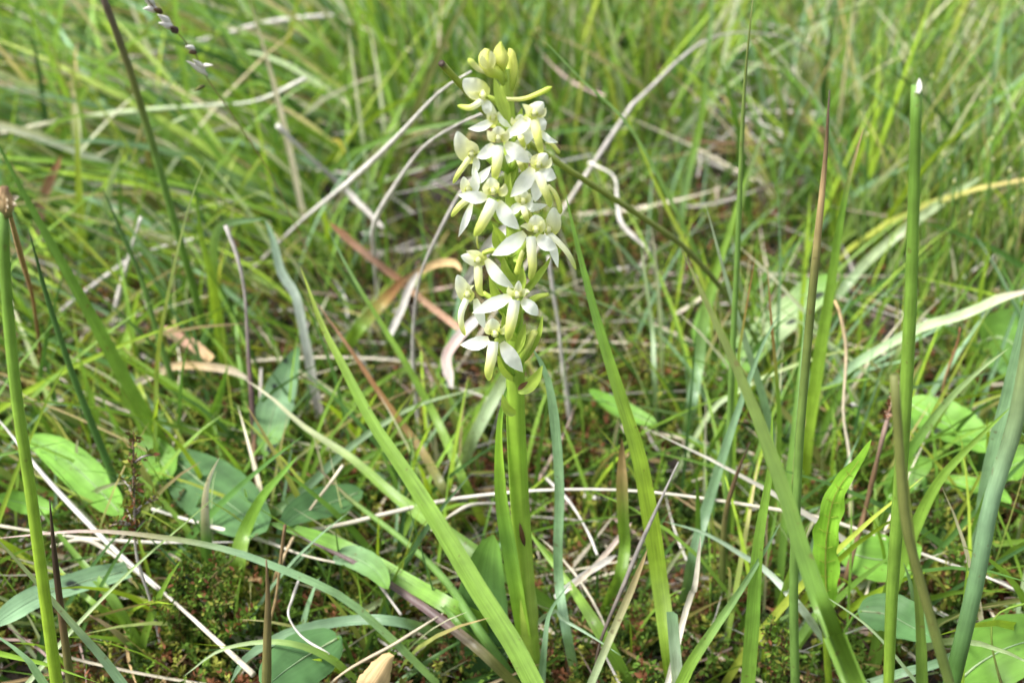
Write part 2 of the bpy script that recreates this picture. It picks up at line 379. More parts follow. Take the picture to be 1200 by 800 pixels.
CO.update(mossg=(.080, .145, .022), mossy=(.20, .215, .04), mossb=(.10, .060, .026), mossr=(.17, .07, .035), mossd=(.04, .07, .018))
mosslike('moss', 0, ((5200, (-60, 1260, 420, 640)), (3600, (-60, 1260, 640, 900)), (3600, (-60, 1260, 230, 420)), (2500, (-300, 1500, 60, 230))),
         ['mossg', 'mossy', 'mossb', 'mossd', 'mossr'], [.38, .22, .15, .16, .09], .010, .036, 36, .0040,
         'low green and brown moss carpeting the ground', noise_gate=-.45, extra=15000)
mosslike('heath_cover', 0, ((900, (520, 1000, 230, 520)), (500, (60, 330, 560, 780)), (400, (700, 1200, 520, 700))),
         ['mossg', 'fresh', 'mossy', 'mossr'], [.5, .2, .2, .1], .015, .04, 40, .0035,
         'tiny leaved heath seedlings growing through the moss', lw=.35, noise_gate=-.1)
#TRACED
# ------------------------------------------------------------------ single blades, stems and leaves one can pick out
_seed = [0]
def path(pts, Yb=None, Yt=None, ground=True):
    """pixel path (base to tip) -> 3-D: every point gets its own forward distance between Yb and Yt, then the foot is led down to the soil"""
    if Yb is None: Yb = G(pts[0][0], min(pts[0][1], 880), .004)[1]
    if Yt is None: Yt = Yb
    q = np.array(pts, float); l = np.r_[0, np.cumsum(np.hypot(*np.diff(q, axis=0).T))]; l /= l[-1]
    C = [P(x, y, Yb + (Yt - Yb) * s if (ground and i == 0) else min(Yb + (Yt - Yb) * s, G(x, min(y, 900), .026)[1])) for i, ((x, y), s) in enumerate(zip(pts, l))]
    if ground:
        z0 = gz(C[0][0], C[0][1]) - .004
        if C[0][2] > z0 + .003:
            d = C[0] - C[1]; d = d / np.linalg.norm(d)
            if d[2] > -.45: d = d * [.6, .6, 0] + [0, 0, -1]; d = d / np.linalg.norm(d)
            C.insert(0, C[0] + d * ((C[0][2] - z0) / -d[2]))
    return np.array(C)

def blade(label, pts, w, col='fresh', Yb=None, Yt=None, prof='grass', name='grass_blade', cat='grass', mat=None, ground=True,
          fold=.3, twist=None, n=26, nac=5, group=None, N=None, cup=0, wav=0, parent=None):
    _seed[0] += 1; s = _seed[0]
    C = path(pts, Yb, Yt, ground); wm = w * pxm(C[len(C) // 2])
    if twist is None: r = random.Random(s * 13); twist = (r.uniform(-22, 22), r.uniform(-30, 30))
    o = strip(name, C, wm, col, mat or M_GRASS, n, nac, prof, fold, twist, parent, N, cup, wav, s)
    if label: tag(o, label, cat, group)
    return o
def rush(label, pts, w, col='rush', Yb=None, Yt=None, tip=.35, name='rush_stem', cat='rush', mat=None, ground=True, group=None, n=26, k=8, taper=None):
    _seed[0] += 1; s = _seed[0]
    C = path(pts, Yb, Yt, ground); wm = 1.15 * w * pxm(C[len(C) // 2])
    pf = (lambda t: np.clip((1.01 - t) * 5, 0, 1) ** .7 * (1 - (1 - tip) * t) + .03) if taper is None else taper
    return tag(tube(name, C, wm / 2, col, mat or M_RUSH, n, k, pf, seed=s), label, cat, group)
def straw(label, pts, w, col='straw', Yb=None, Yt=None, ground=False, name='dead_grass_stem', flat=False, group=None, **k):
    _seed[0] += 1; s = _seed[0]
    if Yb is None: Yb = G(pts[0][0], pts[0][1], .026)[1]
    if Yt is None: Yt = G(pts[-1][0], pts[-1][1], .026)[1]
    C = path(pts, Yb, Yt, ground); wm = w * pxm(C[len(C) // 2])
    r = np.random.default_rng(s)
    if len(C) > 2: C[1:-1] += r.normal(0, .0006, C[1:-1].shape)
    pf = lambda t: .8 + .2 * np.sin(9 * t + s) - .35 * t ** 3
    if flat: o = strip(name, C, wm, col, M_DEAD, 26, 5, 'strap', .35, (r.uniform(-15, 15), r.uniform(-25, 25)), None, None, 0, .06, s)
    else: o = tube(name, C, wm / 2, col, M_DEAD, 28, 6, pf, seed=s)
    return tag(o, label, 'dead stem', group)

# --- blades round the orchid's foot
blade('broad bright green grass blade slanting in front of the orchid foot', [(628, 806), (600, 752), (560, 690), (520, 624), (480, 560), (437, 496), (400, 425), (377, 380), (352, 312)], 22, 'lime@0>fresh@.3>fresh@.8>yel@1', .262, .355, fold=.22, twist=(8, -12), nac=7)
blade('purple-brown tipped blade crossing below the orchid stem', [(602, 800), (565, 764), (525, 732), (461, 687), (410, 656), (356, 631), (338, 618)], 11, 'olive@0>olive@.25>purple@.5>purple@.8>dbrown@1', .278, .33, fold=.5)
rush('slender green rush with curled brown tip left of orchid', [(612, 812), (562, 740), (525, 684), (480, 639), (412, 586), (385, 560), (371, 547)], 12, 'mid@0>rush@.8>brown@.95>dbrown@1', .285, .37)
blade('long green blade with pale hair-thin tip left of orchid stem', [(640, 706), (562, 650), (469, 586), (412, 537), (356, 500), (318, 466), (285, 443)], 15, 'green>green>fresh>straw', None, .40)
blade('wide light green strap lying behind the slanting bright blade', [(600, 742), (540, 717), (487, 687), (412, 646), (350, 622), (312, 612)], 19, 'fresh>leafb', .315, .335, prof='strap', fold=.15)
blade('long arching blade with pinkish dry end above the heather tuft', [(512, 800), (450, 740), (394, 695), (300, 655), (250, 640), (187, 629), (100, 622), (-10, 631)], 9, 'fresh@0>glauc@.55>olive@.7>pinkish@.85>pinkish@1', .28, .30)
blade('pale green blade arched low beside the dark ground leaf', [(535, 750), (469, 729), (412, 727), (345, 740), (292, 768), (270, 800)], 12, 'fresh>glauc>glauc', .315, .27, prof='strap')
straw('thin golden straw leaning below the purple-tipped blade', [(385, 803), (469, 747), (536, 708)], 4.5, 'tan>straw', .27, .30, ground=True)
blade('stiff green blade rising behind the purple-tipped blade', [(600, 790), (545, 740), (508, 700), (452, 668), (416, 655)], 8, 'mid>green', .31, .34)
blade('dull green blade low to the right of the heather tuft', [(420, 800), (385, 770), (330, 752), (262, 760), (215, 792)], 9, 'olive>fresh>pale', .275, .272)
# --- orchid's right side
blade('tall broad green blade right of the orchid with tapering top', [(790, 806), (784, 762), (774, 690), (765, 625), (750, 540), (733, 483), (710, 410), (690, 340), (673, 272), (663, 228)], 20, 'fresh@0>lime@.5>green@.8>green@1', .285, .33, fold=.2, twist=(-10, 12), nac=7)
blade('blue-green ribbon blade standing close beside orchid stem', [(676, 800), (664, 740), (656, 690), (654, 640), (656, 575), (651, 500), (641, 440), (622, 405)], 11, 'glauc', .30, .31, prof='strap', twist=(5, 15))
blade('short folded green blade with dry brown point right of orchid', [(716, 698), (727, 672), (732, 642), (730, 600), (729, 560), (729, 513)], 13, 'green@0>fresh@.7>tan@.88>brown@1', .325, .32, prof='strap', fold=.5)
straw('grey-brown twig leaning over the pale blade right of orchid', [(690, 806), (709, 755), (731, 687), (757, 631), (795, 541)], 6, 'grey@0>dbrown@.4>grey@1', .272, .30, ground=True)
blade('pale green blade with tan cut tip beneath leaning twig', [(690, 806), (716, 744), (739, 691), (759, 642)], 9, 'fresh>pale>tan', .268, .285, prof='strap')
blade('green blade slanting down right of the orchid base', [(737, 800), (701, 736), (667, 684), (634, 642), (612, 610)], 14, 'green>fresh>fresh', .287, .33)
blade('silvery thin blade curling right at orchid foot', [(640, 720), (660, 726), (682, 738), (706, 753), (728, 768)], 7, 'silver>glauc', .29, .27, ground=True)
blade('narrow grey-green blade bent over at orchid foot', [(634, 806), (638, 760), (643, 722), (655, 700), (668, 683)], 9, 'glauc', .28, .285)
blade('wide fresh blade leaning right past the pale stub', [(795, 806), (812, 772), (862, 699), (890, 655), (915, 612)], 14, 'fresh>fresh>glauc', .265, .28)
blade('pale bluish torn blade stub with dark crease', [(796, 812), (792, 760), (789, 716)], 14, 'silver>silver>glauc', .27, .272, prof='stub', fold=.5)
straw('white papery straw sliver above the torn stub', [(803, 716), (810, 687), (821, 627)], 7, 'white>straw', .28, .29, flat=True, ground=True)
blade('blue-green blade rising toward the spotted strap leaf', [(805, 690), (813, 650), (825, 605), (845, 540), (865, 480), (893, 405), (915, 365)], 13, 'mid>glauc>glauc', None, .36)
blade('upright green blade flecked with white scars', [(876, 806), (881, 740), (888, 643), (898, 580), (903, 545), (905, 480)], 17, 'fresh>green>fresh', .27, .285, fold=.25)
blade('pale bluish blade arching low right of the torn stub', [(958, 738), (937, 710), (900, 670), (870, 650), (825, 624), (776, 610)], 9, 'glauc>silver>glauc', .30, .33)
rush('olive rush stub with blackened point', [(846, 695), (849, 612), (862, 560), (879, 518)], 9, 'rush@0>olive@.5>brown@.8>dbrown@1', None, .33)
# --- tall stems, right
r1 = rush('thick green rush with pale obliquely cut end', [(1041, 812), (1045, 700), (1055, 560), (1062, 450), (1068, 330), (1072, 180), (1074, 100)], 13.5, 'lime@0>fresh@.4>fresh@.7>green@1', .258, .262, taper=lambda t: .72 + .3 * np.sin(np.pi * np.clip(t * 1.05, 0, 1)))
e = path([(1070, 106), (1074, 104), (1076, 95)], .262, .262, False)
strip('cut_end', [e[0] + [0, -.0012, 0], e[1] + [0, -.0016, 0], e[2] + [0, -.0004, .0008]], 6.5 * pxm(e[1]), 'white', M_DEAD, 6, 3, 'oval', 0, (0, 0), r1)
rush('olive rush with long dry brown top', [(932, 812), (930, 687), (934, 575), (938, 500), (949, 374), (959, 270), (967, 187), (972, 106)], 11, 'rush@0>rush@.5>olive@.78>tan@.88>brown@.94>dbrown@1', .272, .285, tip=.6)
blade('bright green blade beside the brown-topped rush', [(943, 560), (946, 520), (952, 475), (961, 415), (971, 355), (982, 280), (994, 215), (1012, 150)], 15, 'lime@0>fresh@.6>green@.85>salmon@1', .40, .38, twist=(5, 20))
blade('very broad out-of-focus green blade slanting across the dock leaf', [(1006, 812), (982, 755), (949, 672), (922, 586), (900, 522), (885, 482), (857, 417), (831, 361), (797, 288)], 31, 'fresh@0>fresh@.4>green@.7>olive@1', .19, .245, fold=.15, twist=(-8, 6), nac=7)
rush('stout grey-green stem leaning right beside broad leaves', [(1112, 812), (1121, 777), (1144, 680), (1162, 586), (1189, 500), (1204, 420), (1215, 350)], 20, 'mid@0>mid@.45>glauc@.7>olive@1', .235, .25, taper=lambda t: 1 - .25 * t)
rush('jointed olive-brown stem bending right of the cut rush', [(1116, 812), (1091, 725), (1076, 672), (1061, 612), (1054, 530), (1048, 440)], 12, 'rush@0>rush@.4>olive@.7>olive@1', .205, .215, taper=lambda t: 1.1 - .35 * t + .2 * np.exp(-((t - .62) / .02) ** 2))
blade('light green blade standing behind the jointed stem', [(1080, 812), (1078, 740), (1072, 660), (1066, 600), (1062, 540)], 18, 'fresh>green>olive', .215, .225)
blade('arching fresh blade fanning right of the cut rush', [(1028, 760), (1040, 705), (1062, 640), (1095, 571), (1127, 532), (1185, 476)], 17, 'green>fresh>fresh', .30, .31)
blade('pointed light green blade reaching right above spotted leaf', [(1050, 568), (1065, 531), (1106, 475), (1144, 437), (1182, 408)], 13, 'fresh>leafb>pale', .36, .34)
blade('blue-green blade rising along the stout grey-green stem', [(1145, 640), (1155, 571), (1166, 520), (1181, 464), (1204, 370), (1215, 300)], 14, 'glauc', .33, .32, prof='strap')
straw('pale flattened blade with pinkish torn end', [(980, 448), (1001, 428), (1072, 389), (1132, 366), (1175, 350), (1210, 340)], 11, 'glauc@0>pale@.5>pale@.8>pinkish@1', .43, .42, flat=True, name='grass_blade')
straw('yellowed upright straw with a small fly on it', [(995, 560), (994, 530), (992, 482), (988, 411), (981, 359), (978, 352)], 6, 'yel>straw>tan', None, .40, ground=True)
straw('thin orange-tan stalk behind the pointed light blade', [(1098, 500), (1102, 475), (1110, 445), (1120, 405), (1125, 384)], 4, 'olive>tan>orange', .40, .39, ground=True)
blade('slim pale blade tip crossing the dock leaf stalk', [(1080, 806), (1024, 740), (971, 701), (940, 690)], 5, 'glauc>pale', .262, .275)
blade('small erect bright blade beside the stout stem', [(1125, 812), (1129, 717), (1134, 652)], 10, 'lime>fresh', .25, .255)
blade('silvery blue blade lying low right of the cut rush', [(1020, 800), (1060, 787), (1095, 778), (1144, 755), (1180, 730)], 10, 'silver>glauc>glauc', .275, .285, prof='strap')
straw('wiry shoot hooked over the spotted ground leaf', [(1175, 812), (1166, 780), (1162, 755), (1166, 729), (1180, 716), (1206, 706)], 5, 'grey@0>brown@.3>olive@.6>fresh@1', .262, .27, ground=True)
blade('narrow bright blade among thin sedge stems with twisted tip', [(1140, 400), (1148, 350), (1151, 330), (1159, 300), (1159, 284)], 8, 'fresh>lime', .48, .47)
blade('long pale grass leaf bowed across the sedge stems', [(948, 388), (994, 332), (1024, 299), (1069, 262), (1110, 232), (1155, 204)], 10, 'glauc>pale>pale', .56, .60, prof='strap')
rush('tall thin green stem leaning slightly right above spotted strap leaf', [(853, 560), (855, 500), (859, 400), (864, 300), (868, 200), (873, 94), (883, -8)], 9, 'mid>rush>rush>olive', .365, .37)
blade('bluish sharp-pointed blade beside the tall thin stem', [(906, 520), (899, 485), (891, 455), (869, 387), (850, 324), (827, 240)], 9, 'glauc>glauc>silver', .39, .38)
blade('thin green spike with orange point beside tall thin stem', [(860, 530), (861, 496), (865, 425), (872, 376), (886, 296)], 6, 'fresh@0>fresh@.7>orange@.9>orange@1', .372, .37)
blade('green spike with long rusty point over spotted strap leaf', [(905, 590), (912, 520), (912, 470), (904, 380), (899, 309)], 7, 'green@0>fresh@.65>orange@.82>tan@1', .362, .36)
blade('hair-thin grey-green blade standing over spotted strap leaf', [(906, 460), (910, 410), (914, 312), (911, 213)], 4, 'glauc', .45, .45)
blade('pale leaf edge blade crossing behind the tall thin stem', [(806, 500), (811, 470), (818, 430), (827, 361), (846, 300), (862, 246), (878, 195)], 13, 'mid>glauc>fresh>fresh', None, .46)
blade('pale curved blade sweeping up to the left of brown-topped rush', [(800, 540), (835, 480), (870, 455), (900, 440), (960, 418), (1026, 404)], 6, 'pale>pale>yel', .42, .43)
blade('bright grass leaf standing beside the spotted strap leaf', [(840, 420), (822, 395), (826, 365), (843, 330)], 24, 'leafb>leaf', .49, .50, prof='lance')
blade('slender grey blade growing straight up from the moss', [(770, 500), (767, 440), (765, 390), (757, 330), (750, 280)], 6, 'glauc>pale', .46, .47)
blade('yellow-green thin blade angled behind the flower spike', [(836, 362), (809, 296), (790, 259), (771, 221), (749, 169), (726, 116)], 6, 'fresh>yel>lime', .50, .52)
rush('long olive rush passing behind the flower spike', [(905, 440), (880, 388), (846, 339), (805, 293), (764, 262), (707, 225), (651, 189), (572, 134), (545, 105), (517, 74)], 6.5, 'fresh@0>olive@.4>yel@.9>yel@.992>dbrown@.997', .48, .345, n=90, taper=lambda t: 1 - .15 * t)
blade('hair-thin green blade crossing right of the flower spike', [(830, 330), (800, 262), (740, 152), (680, 92), (627, 36)], 5, 'green>glauc', .53, .42)
blade('dark green short blade hanging behind the tall thin stem', [(868, 175), (865, 150), (854, 109), (839, 54)], 10, 'dark>mid>green', .66, .62)
blade('green blade slanting behind the tall thin stem', [(838, 310), (854, 277), (880, 195), (899, 142)], 9, 'fresh>fresh>pale', .60, .59)
blade('soft pale upright blade under the arching dead stem', [(794, 275), (805, 214), (824, 124), (835, 0), (838, -40)], 9, 'glauc>fresh>glauc', .66, .66)
straw('whitish dead stem arching over right of the flower spike', [(728, 145), (742, 124), (760, 105), (790, 75), (827, 49), (865, 39), (915, 43), (945, 60)], 5.5, 'straw@0>grey@.4>grey@1', .62, .70, ground=True)
straw('forked grey twig on the moss right of spike', [(762, 294), (740, 275), (728, 258), (722, 230), (715, 205), (690, 190)], 6, 'grey>white', .55, .60)
straw('dead white stalk standing in the moss behind the spike', [(660, 420), (655, 380), (648, 335), (643, 300)], 7, 'white>grey', .46, .46, ground=True)
blade('broad blurred pale green leaf lying among the sedge', [(1070, 172), (1110, 156), (1140, 140), (1196, 120), (1240, 105)], 22, 'leafb>pale>leafb', .80, .84, prof='strap', fold=.1)
blade('blue-green blade upright among the sedge stems', [(1150, 210), (1159, 120), (1166, 75), (1179, 5)], 11, 'glauc', .72, .72)
# --- left side
rush('bright green round rush with withered brown head', [(68, 812), (58, 740), (50, 680), (35, 570), (20, 470), (8, 350), (3, 250)], 14, 'lime@0>lime@.5>fresh@.8>green@1', .245, .25, taper=lambda t: 1.05 - .35 * t)
rush('dead olive rush stub with blackened tip', [(84, 812), (80, 780), (72, 720), (64, 650), (58, 584)], 12, 'olive@0>olive@.45>brown@.65>dbrown@.8>dbrown@1', .255, .26)
blade('grey-green blade slanting down past the blackened stub', [(152, 812), (120, 770), (90, 736), (45, 684), (5, 640), (-25, 610)], 12, 'green>glauc>olive', .245, .26)
blade('thin pale blade rising to the right across the blackened stub', [(28, 806), (90, 732), (161, 661), (221, 609), (258, 576)], 6, 'straw>pale>fresh', .262, .31)
blade('green blade slanting left below the bright oval leaf', [(160, 752), (131, 702), (94, 657), (60, 615), (38, 585)], 12, 'fresh>green', .30, .33)
blade('fresh green blade leaning left under the pale crossing straw', [(158, 738), (112, 708), (80, 678), (62, 655)], 9, 'fresh', .31, .32)
blade('green leaf with grey withered curling point', [(246, 690), (243, 650), (240, 610), (241, 575), (248, 553), (257, 536)], 14, 'mid@0>mid@.55>grey@.72>white@1', .325, .32, prof='grass', fold=.4)
blade('wide tapering green blade leaning right of heather tuft', [(274, 700), (278, 660), (286, 625), (307, 583), (330, 556), (349, 534)], 19, 'fresh>fresh>leafb', .33, .335)
blade('pale bowed blade sweeping to the right behind orchid', [(300, 615), (322, 600), (360, 570), (400, 532), (440, 502), (490, 474), (566, 453)], 10, 'fresh>glauc>pale', .385, .41)
blade('reddish-tipped olive blade slanting left of the spike', [(548, 618), (520, 573), (493, 526), (455, 475), (411, 410), (388, 378), (369, 352)], 10, 'olive@0>olive@.4>orange@.75>salmon@1', .39, .41)
blade('yellow-green narrow blade slanting from straw near the orchid', [(570, 620), (542, 560), (512, 492), (475, 425), (445, 376), (411, 320), (384, 268)], 10, 'yel@0>fresh@.3>fresh@.8>glauc@1', .385, .43)
straw('pale grey dead blade folded sharply at its top', [(378, 505), (355, 395), (345, 350), (332, 320), (318, 278), (310, 257)], 11, 'pinkish@0>grey@.3>silver@.7>glauc@1', .445, .47, flat=True, ground=True)
blade('green blade bent level at the folded grey blade', [(250, 380), (250, 300), (254, 272), (270, 260), (312, 256)], 10, 'green>fresh>glauc', .50, .475, prof='strap')
straw('long silver-grey dead stem leaning toward spike top', [(316, 296), (325, 287), (362, 255), (411, 214), (460, 169), (512, 112), (552, 84)], 7, 'grey>white>white', .60, .42, ground=True)
straw('arched grey dead stem left of the flower spike', [(441, 345), (439, 300), (441, 262), (464, 214), (497, 172), (542, 142), (575, 130)], 7, 'grey>white>grey', .54, .42, ground=True)
straw('weathered grey stem crossing under the long silver-grey stem', [(450, 268), (407, 225), (362, 184), (325, 147)], 9, 'grey>grey>white', .66, .62)
straw('bleached stalk bent down among dead leaves left of spike', [(490, 500), (484, 440), (482, 387), (490, 331), (509, 282), (539, 226), (560, 205)], 6, 'white>grey>grey', .45, .43, ground=True)
straw('rust-orange dead leaf pointing left', [(478, 335), (450, 318), (420, 288), (386, 261)], 8.5, 'orange>salmon>orange', .52, .52, flat=True, name='dead_leaf')
straw('tan dead leaf curled right beside the spike', [(470, 330), (487, 322), (510, 310), (532, 306), (541, 318)], 9, 'brown>tan>tan', .52, .47, flat=True, name='dead_leaf')
straw('brown dead leaf dropping right under the tan leaf', [(472, 332), (500, 350), (530, 378), (548, 390)], 8, 'brown>salmon', .52, .45, flat=True, name='dead_leaf')
straw('white frayed stalk below the rust-orange leaf', [(455, 395), (468, 362), (480, 340), (490, 318)], 8, 'white>grey', .49, .50, flat=True)
blade('short green blade browning where it meets dead leaves', [(398, 420), (420, 385), (445, 358), (478, 322)], 15, 'fresh@0>fresh@.6>orange@.9>brown@1', .52, .51, prof='strap')
straw('crooked white dead blade at the spike\'s left', [(600, 262), (575, 285), (548, 322), (530, 350)], 12, 'white>grey', .40, .43, flat=True)
straw('crumpled bleached leaf sheath lower left of flowers', [(560, 372), (540, 392), (523, 420), (530, 455)], 12, 'white>pinkish>grey', .44, .41, flat=True, name='dead_leaf')
blade('greyish flat leaf leaning right behind the orchid stem', [(536, 560), (556, 510), (585, 455), (597, 435)], 14, 'glauc>pale', .42, .41, prof='stub')
rush('dark green rush leaning left over the bright oval leaf', [(150, 612), (129, 550), (105, 490), (82, 430), (56, 351), (42, 300), (33, 268)], 10, 'rush>mid>mid>dark', .365, .36)
blade('broad soft-focus blade sweeping up left past the dark rush', [(206, 545), (176, 497), (142, 437), (112, 381), (75, 314), (30, 232), (-12, 150)], 16, 'fresh>green>mid', .40, .39)
rush('thin dark rush with pointed top left of the pale thin blade', [(212, 500), (203, 450), (187, 400), (165, 325), (150, 290), (120, 220)], 8, 'mid>rush>dark', None, .44)
rush('long dim grey-purple stem slanting down from above', [(255, 440), (238, 380), (222, 320), (205, 262), (184, 187), (165, 124), (146, 64), (116, -15)], 9, 'green@0>green@.35>rush@.6>olive@.8>purple@1', .50, .46, taper=lambda t: 1 - .3 * t)
blade('pale yellow-green thin blade standing over ground leaves', [(183, 562), (182, 539), (184, 430), (195, 355), (219, 250), (242, 185)], 5, 'fresh>yel>pale', .40, .40)
blade('bright yellow-green forked shoot left of the thin pale blade', [(180, 505), (170, 470), (161, 445), (156, 410), (150, 380)], 7, 'lime>yel', .45, .45)
blade('wide short green blade behind the forked shoot', [(135, 470), (145, 420), (152, 385), (163, 340)], 14, 'green>fresh>lime', .475, .47)
blade('upright bright blade with long narrow tip beside the withered brown stem', [(268, 455), (259, 400), (247, 325), (236, 280), (229, 225)], 13, 'fresh>lime>green', .48, .48)
blade('green spear-shaped blade over the pale bent straw', [(234, 526), (251, 482), (261, 450), (267, 428)], 14, 'fresh>leafb', .42, .415)
straw('dark brown withered stem standing left of folded grey blade', [(297, 505), (295, 470), (292, 415), (285, 345), (276, 300), (264, 264)], 8, 'dbrown@0>purple@.5>grey@1', None, .43, ground=True)
straw('short brown peg with pale knob beside withered stem', [(300, 530), (302, 500), (304, 470), (306, 432)], 6, 'brown>brown>grey', None, None, ground=True)
straw('orange-brown bent stalk under the withered brown head', [(52, 420), (42, 380), (34, 347), (24, 300), (10, 245)], 7, 'brown>orange>tan', .46, .30, ground=True)
blade('thin green stem bowed level above the bright oval leaf', [(262, 520), (240, 509), (161, 488), (94, 475), (40, 470), (-12, 472)], 5, 'green>fresh>fresh', .41, .36)
blade('glaucous pointed blade among pale stems crossing the swept grass', [(114, 310), (127, 225), (135, 198), (143, 174)], 12, 'glauc>pale', .60, .60)
blade('single yellow-green upright blade between crossing pale stems', [(98, 310), (92, 210), (90, 129)], 10, 'lime>yel', .58, .58)
straw('long pale stem lying level behind the grey-purple stem', [(-12, 159), (75, 144), (165, 131), (240, 126), (300, 116), (358, 92)], 8, 'straw>pale>white', .70, .68)
straw('thin pale stem slanting under the level stem', [(82, 199), (172, 157), (225, 135)], 6, 'straw>pale', .70, .70)
straw('blotchy whitish stem stretched beyond the seed head', [(-12, 103), (94, 82), (187, 60), (255, 43), (300, 32), (340, 21), (395, 18)], 9, 'white>grey>white', .86, .90)
straw('orange and white dry leaf tip standing behind the withered head', [(42, 262), (50, 240), (60, 215), (72, 182)], 10, 'white>salmon>orange', .62, .62, flat=True, name='dead_leaf', ground=True)
straw('reddish dry stalk standing behind the thin dark rush', [(160, 262), (161, 235), (161, 203)], 8, 'brown>orange', .68, .68, ground=True)
straw('salmon dry leaf lying left of the withered stem', [(248, 422), (225, 405), (205, 392), (192, 382)], 12, 'tan>salmon>salmon', .47, .49, flat=True, name='dead_leaf')
straw('bleached leaning stalk behind the dark rush', [(134, 410), (138, 360), (150, 300), (165, 255)], 7, 'grey>white', .52, .52, ground=True)
straw('long faded stem slanting behind the bleached leaning stalk', [(70, 365), (110, 335), (165, 300), (235, 278)], 6, 'grey>white', .55, .57)
straw('pale yellow straw arched over moss behind the blue-green leaf', [(155, 452), (180, 438), (215, 432), (260, 432), (292, 444)], 9, 'straw>tan>straw', .455, .45, flat=True)
# --- straws on the ground
straw('long pale straw stretched level behind the orchid stem', [(355, 622), (400, 614), (473, 598), (540, 583), (633, 574), (720, 573), (800, 578), (883, 590), (960, 608), (1040, 631), (1083, 648), (1150, 675), (1210, 700)], 5.5, 'straw>white>straw>white', .372, .318)
straw('long white straw lying diagonally over the ground leaves', [(297, 790), (225, 721), (180, 684), (150, 657), (112, 620), (56, 556), (7, 500), (-15, 478)], 7, 'straw>white>white', .285, .36)
straw('pale straw lying level behind the heather sprig', [(-12, 614), (94, 631), (187, 637), (277, 635)], 5, 'straw>white', .345, .352)
straw('white straw slanting right behind the grey withered leaf', [(178, 596), (240, 614), (300, 630), (356, 650), (410, 662)], 6, 'white>straw', .355, .345)
straw('faded straw lying beneath the diagonal white straw', [(60, 640), (105, 634), (160, 668), (185, 690)], 6, 'straw>grey', .335, .315)
straw('grey straw fallen across litter right of orchid', [(640, 560), (670, 590), (690, 625), (700, 650)], 5, 'grey>white', None, None)
straw('flat bleached straw in the litter right of orchid', [(650, 700), (690, 672), (722, 650)], 8, 'white>grey', None, None, flat=True)
straw('second flat pale straw crossing that litter', [(668, 690), (700, 660), (740, 612)], 6, 'straw>pinkish', None, None, flat=True)
straw('curved thin straw lying left of orchid stem', [(600, 590), (560, 590), (530, 600), (505, 622)], 5, 'grey>straw', None, None)
straw('brown stalk fallen behind the low green strap', [(470, 720), (450, 690), (430, 665), (405, 640)], 5, 'grey>brown', None, None)
straw('golden dry stem leaning right of the heather tuft', [(318, 700), (332, 660), (360, 605), (385, 565), (402, 545)], 6, 'orange@0>tan@.4>straw@1', .335, .35, ground=True)
straw('thin orange dry blade standing by the heather tuft', [(318, 745), (324, 700), (330, 655), (334, 615)], 6, 'orange>tan>brown', .30, .30, ground=True)
straw('hair-fine white wisp hanging from a grey husk', [(350, 680), (343, 705), (337, 720), (352, 745), (386, 766)], 4, 'grey@0>grey@.25>white@.35>white@1', .292, .275)
rush('blurred olive stem stub standing before the heather tuft', [(312, 812), (313, 760), (314, 700), (312, 655)], 17, 'olive>olive>brown', .225, .228)
blade('green blade curling below the blotched strap leaf', [(60, 812), (30, 770), (-10, 740)], 16, 'fresh>glauc', .245, .25)
straw('pinkish thin stalk lying below the blotched strap leaf', [(75, 790), (50, 760), (10, 735)], 4, 'pinkish>purple', .30, .305)
# ------------------------------------------------------------------ thin sedge stems with pale tips (upper right)
rs = random.Random(5)
sedge = [(913, 92), (945, 15), (961, 35), (1001, 38), (1010, 115), (1037, 112), (1056, 14), (1050, 30), (1127, 20), (1148, 27), (1131, 95), (1187, 55), (1129, 163),
         (1105, 183), (1111, 192), (1118, 215), (1163, 190), (1162, 165), (1198, 170), (1137, 253), (1183, 202), (1186, 236), (1165, 60), (1085, 60), (1092, 92), (935, 66),
         (1020, 60), (897, 20), (1176, 120), (975, 85), (1150, 118), (1045, 75), (1074, 20), (1110, 52), (1016, 160), (1095, 150)]
for (tx, ty) in sedge:
    L = rs.uniform(.06, .10)
    by = min(ty + rs.uniform(130, 210), 420); bx = tx + rs.uniform(-18, 12)
    Yb = G(bx, by, 0)[1]
    C = path([(bx, by), ((bx + tx) / 2 + rs.uniform(-4, 4), (by + ty) / 2), (tx, ty)], Yb, Yb - .01)
    o = tube('sedge_stem', C, .0007, 'rush>rush>mid', M_RUSH, 9, 5, lambda t: 1 - .35 * t)
    tag(o, 'thin upright dark green sedge stem with tiny pale tip', 'sedge', 'thin sedge stems with pale tips')
    T = C[-1]; tube('spikelet', [T + [0, 0, -.0012], T, T + [0, 0, .0013], T + [0, 0, .0024]], .0007, 'olive>yel>straw', M_DEAD, 6, 5, lambda t: np.sin(np.pi * np.clip(t, .08, .92)), o)

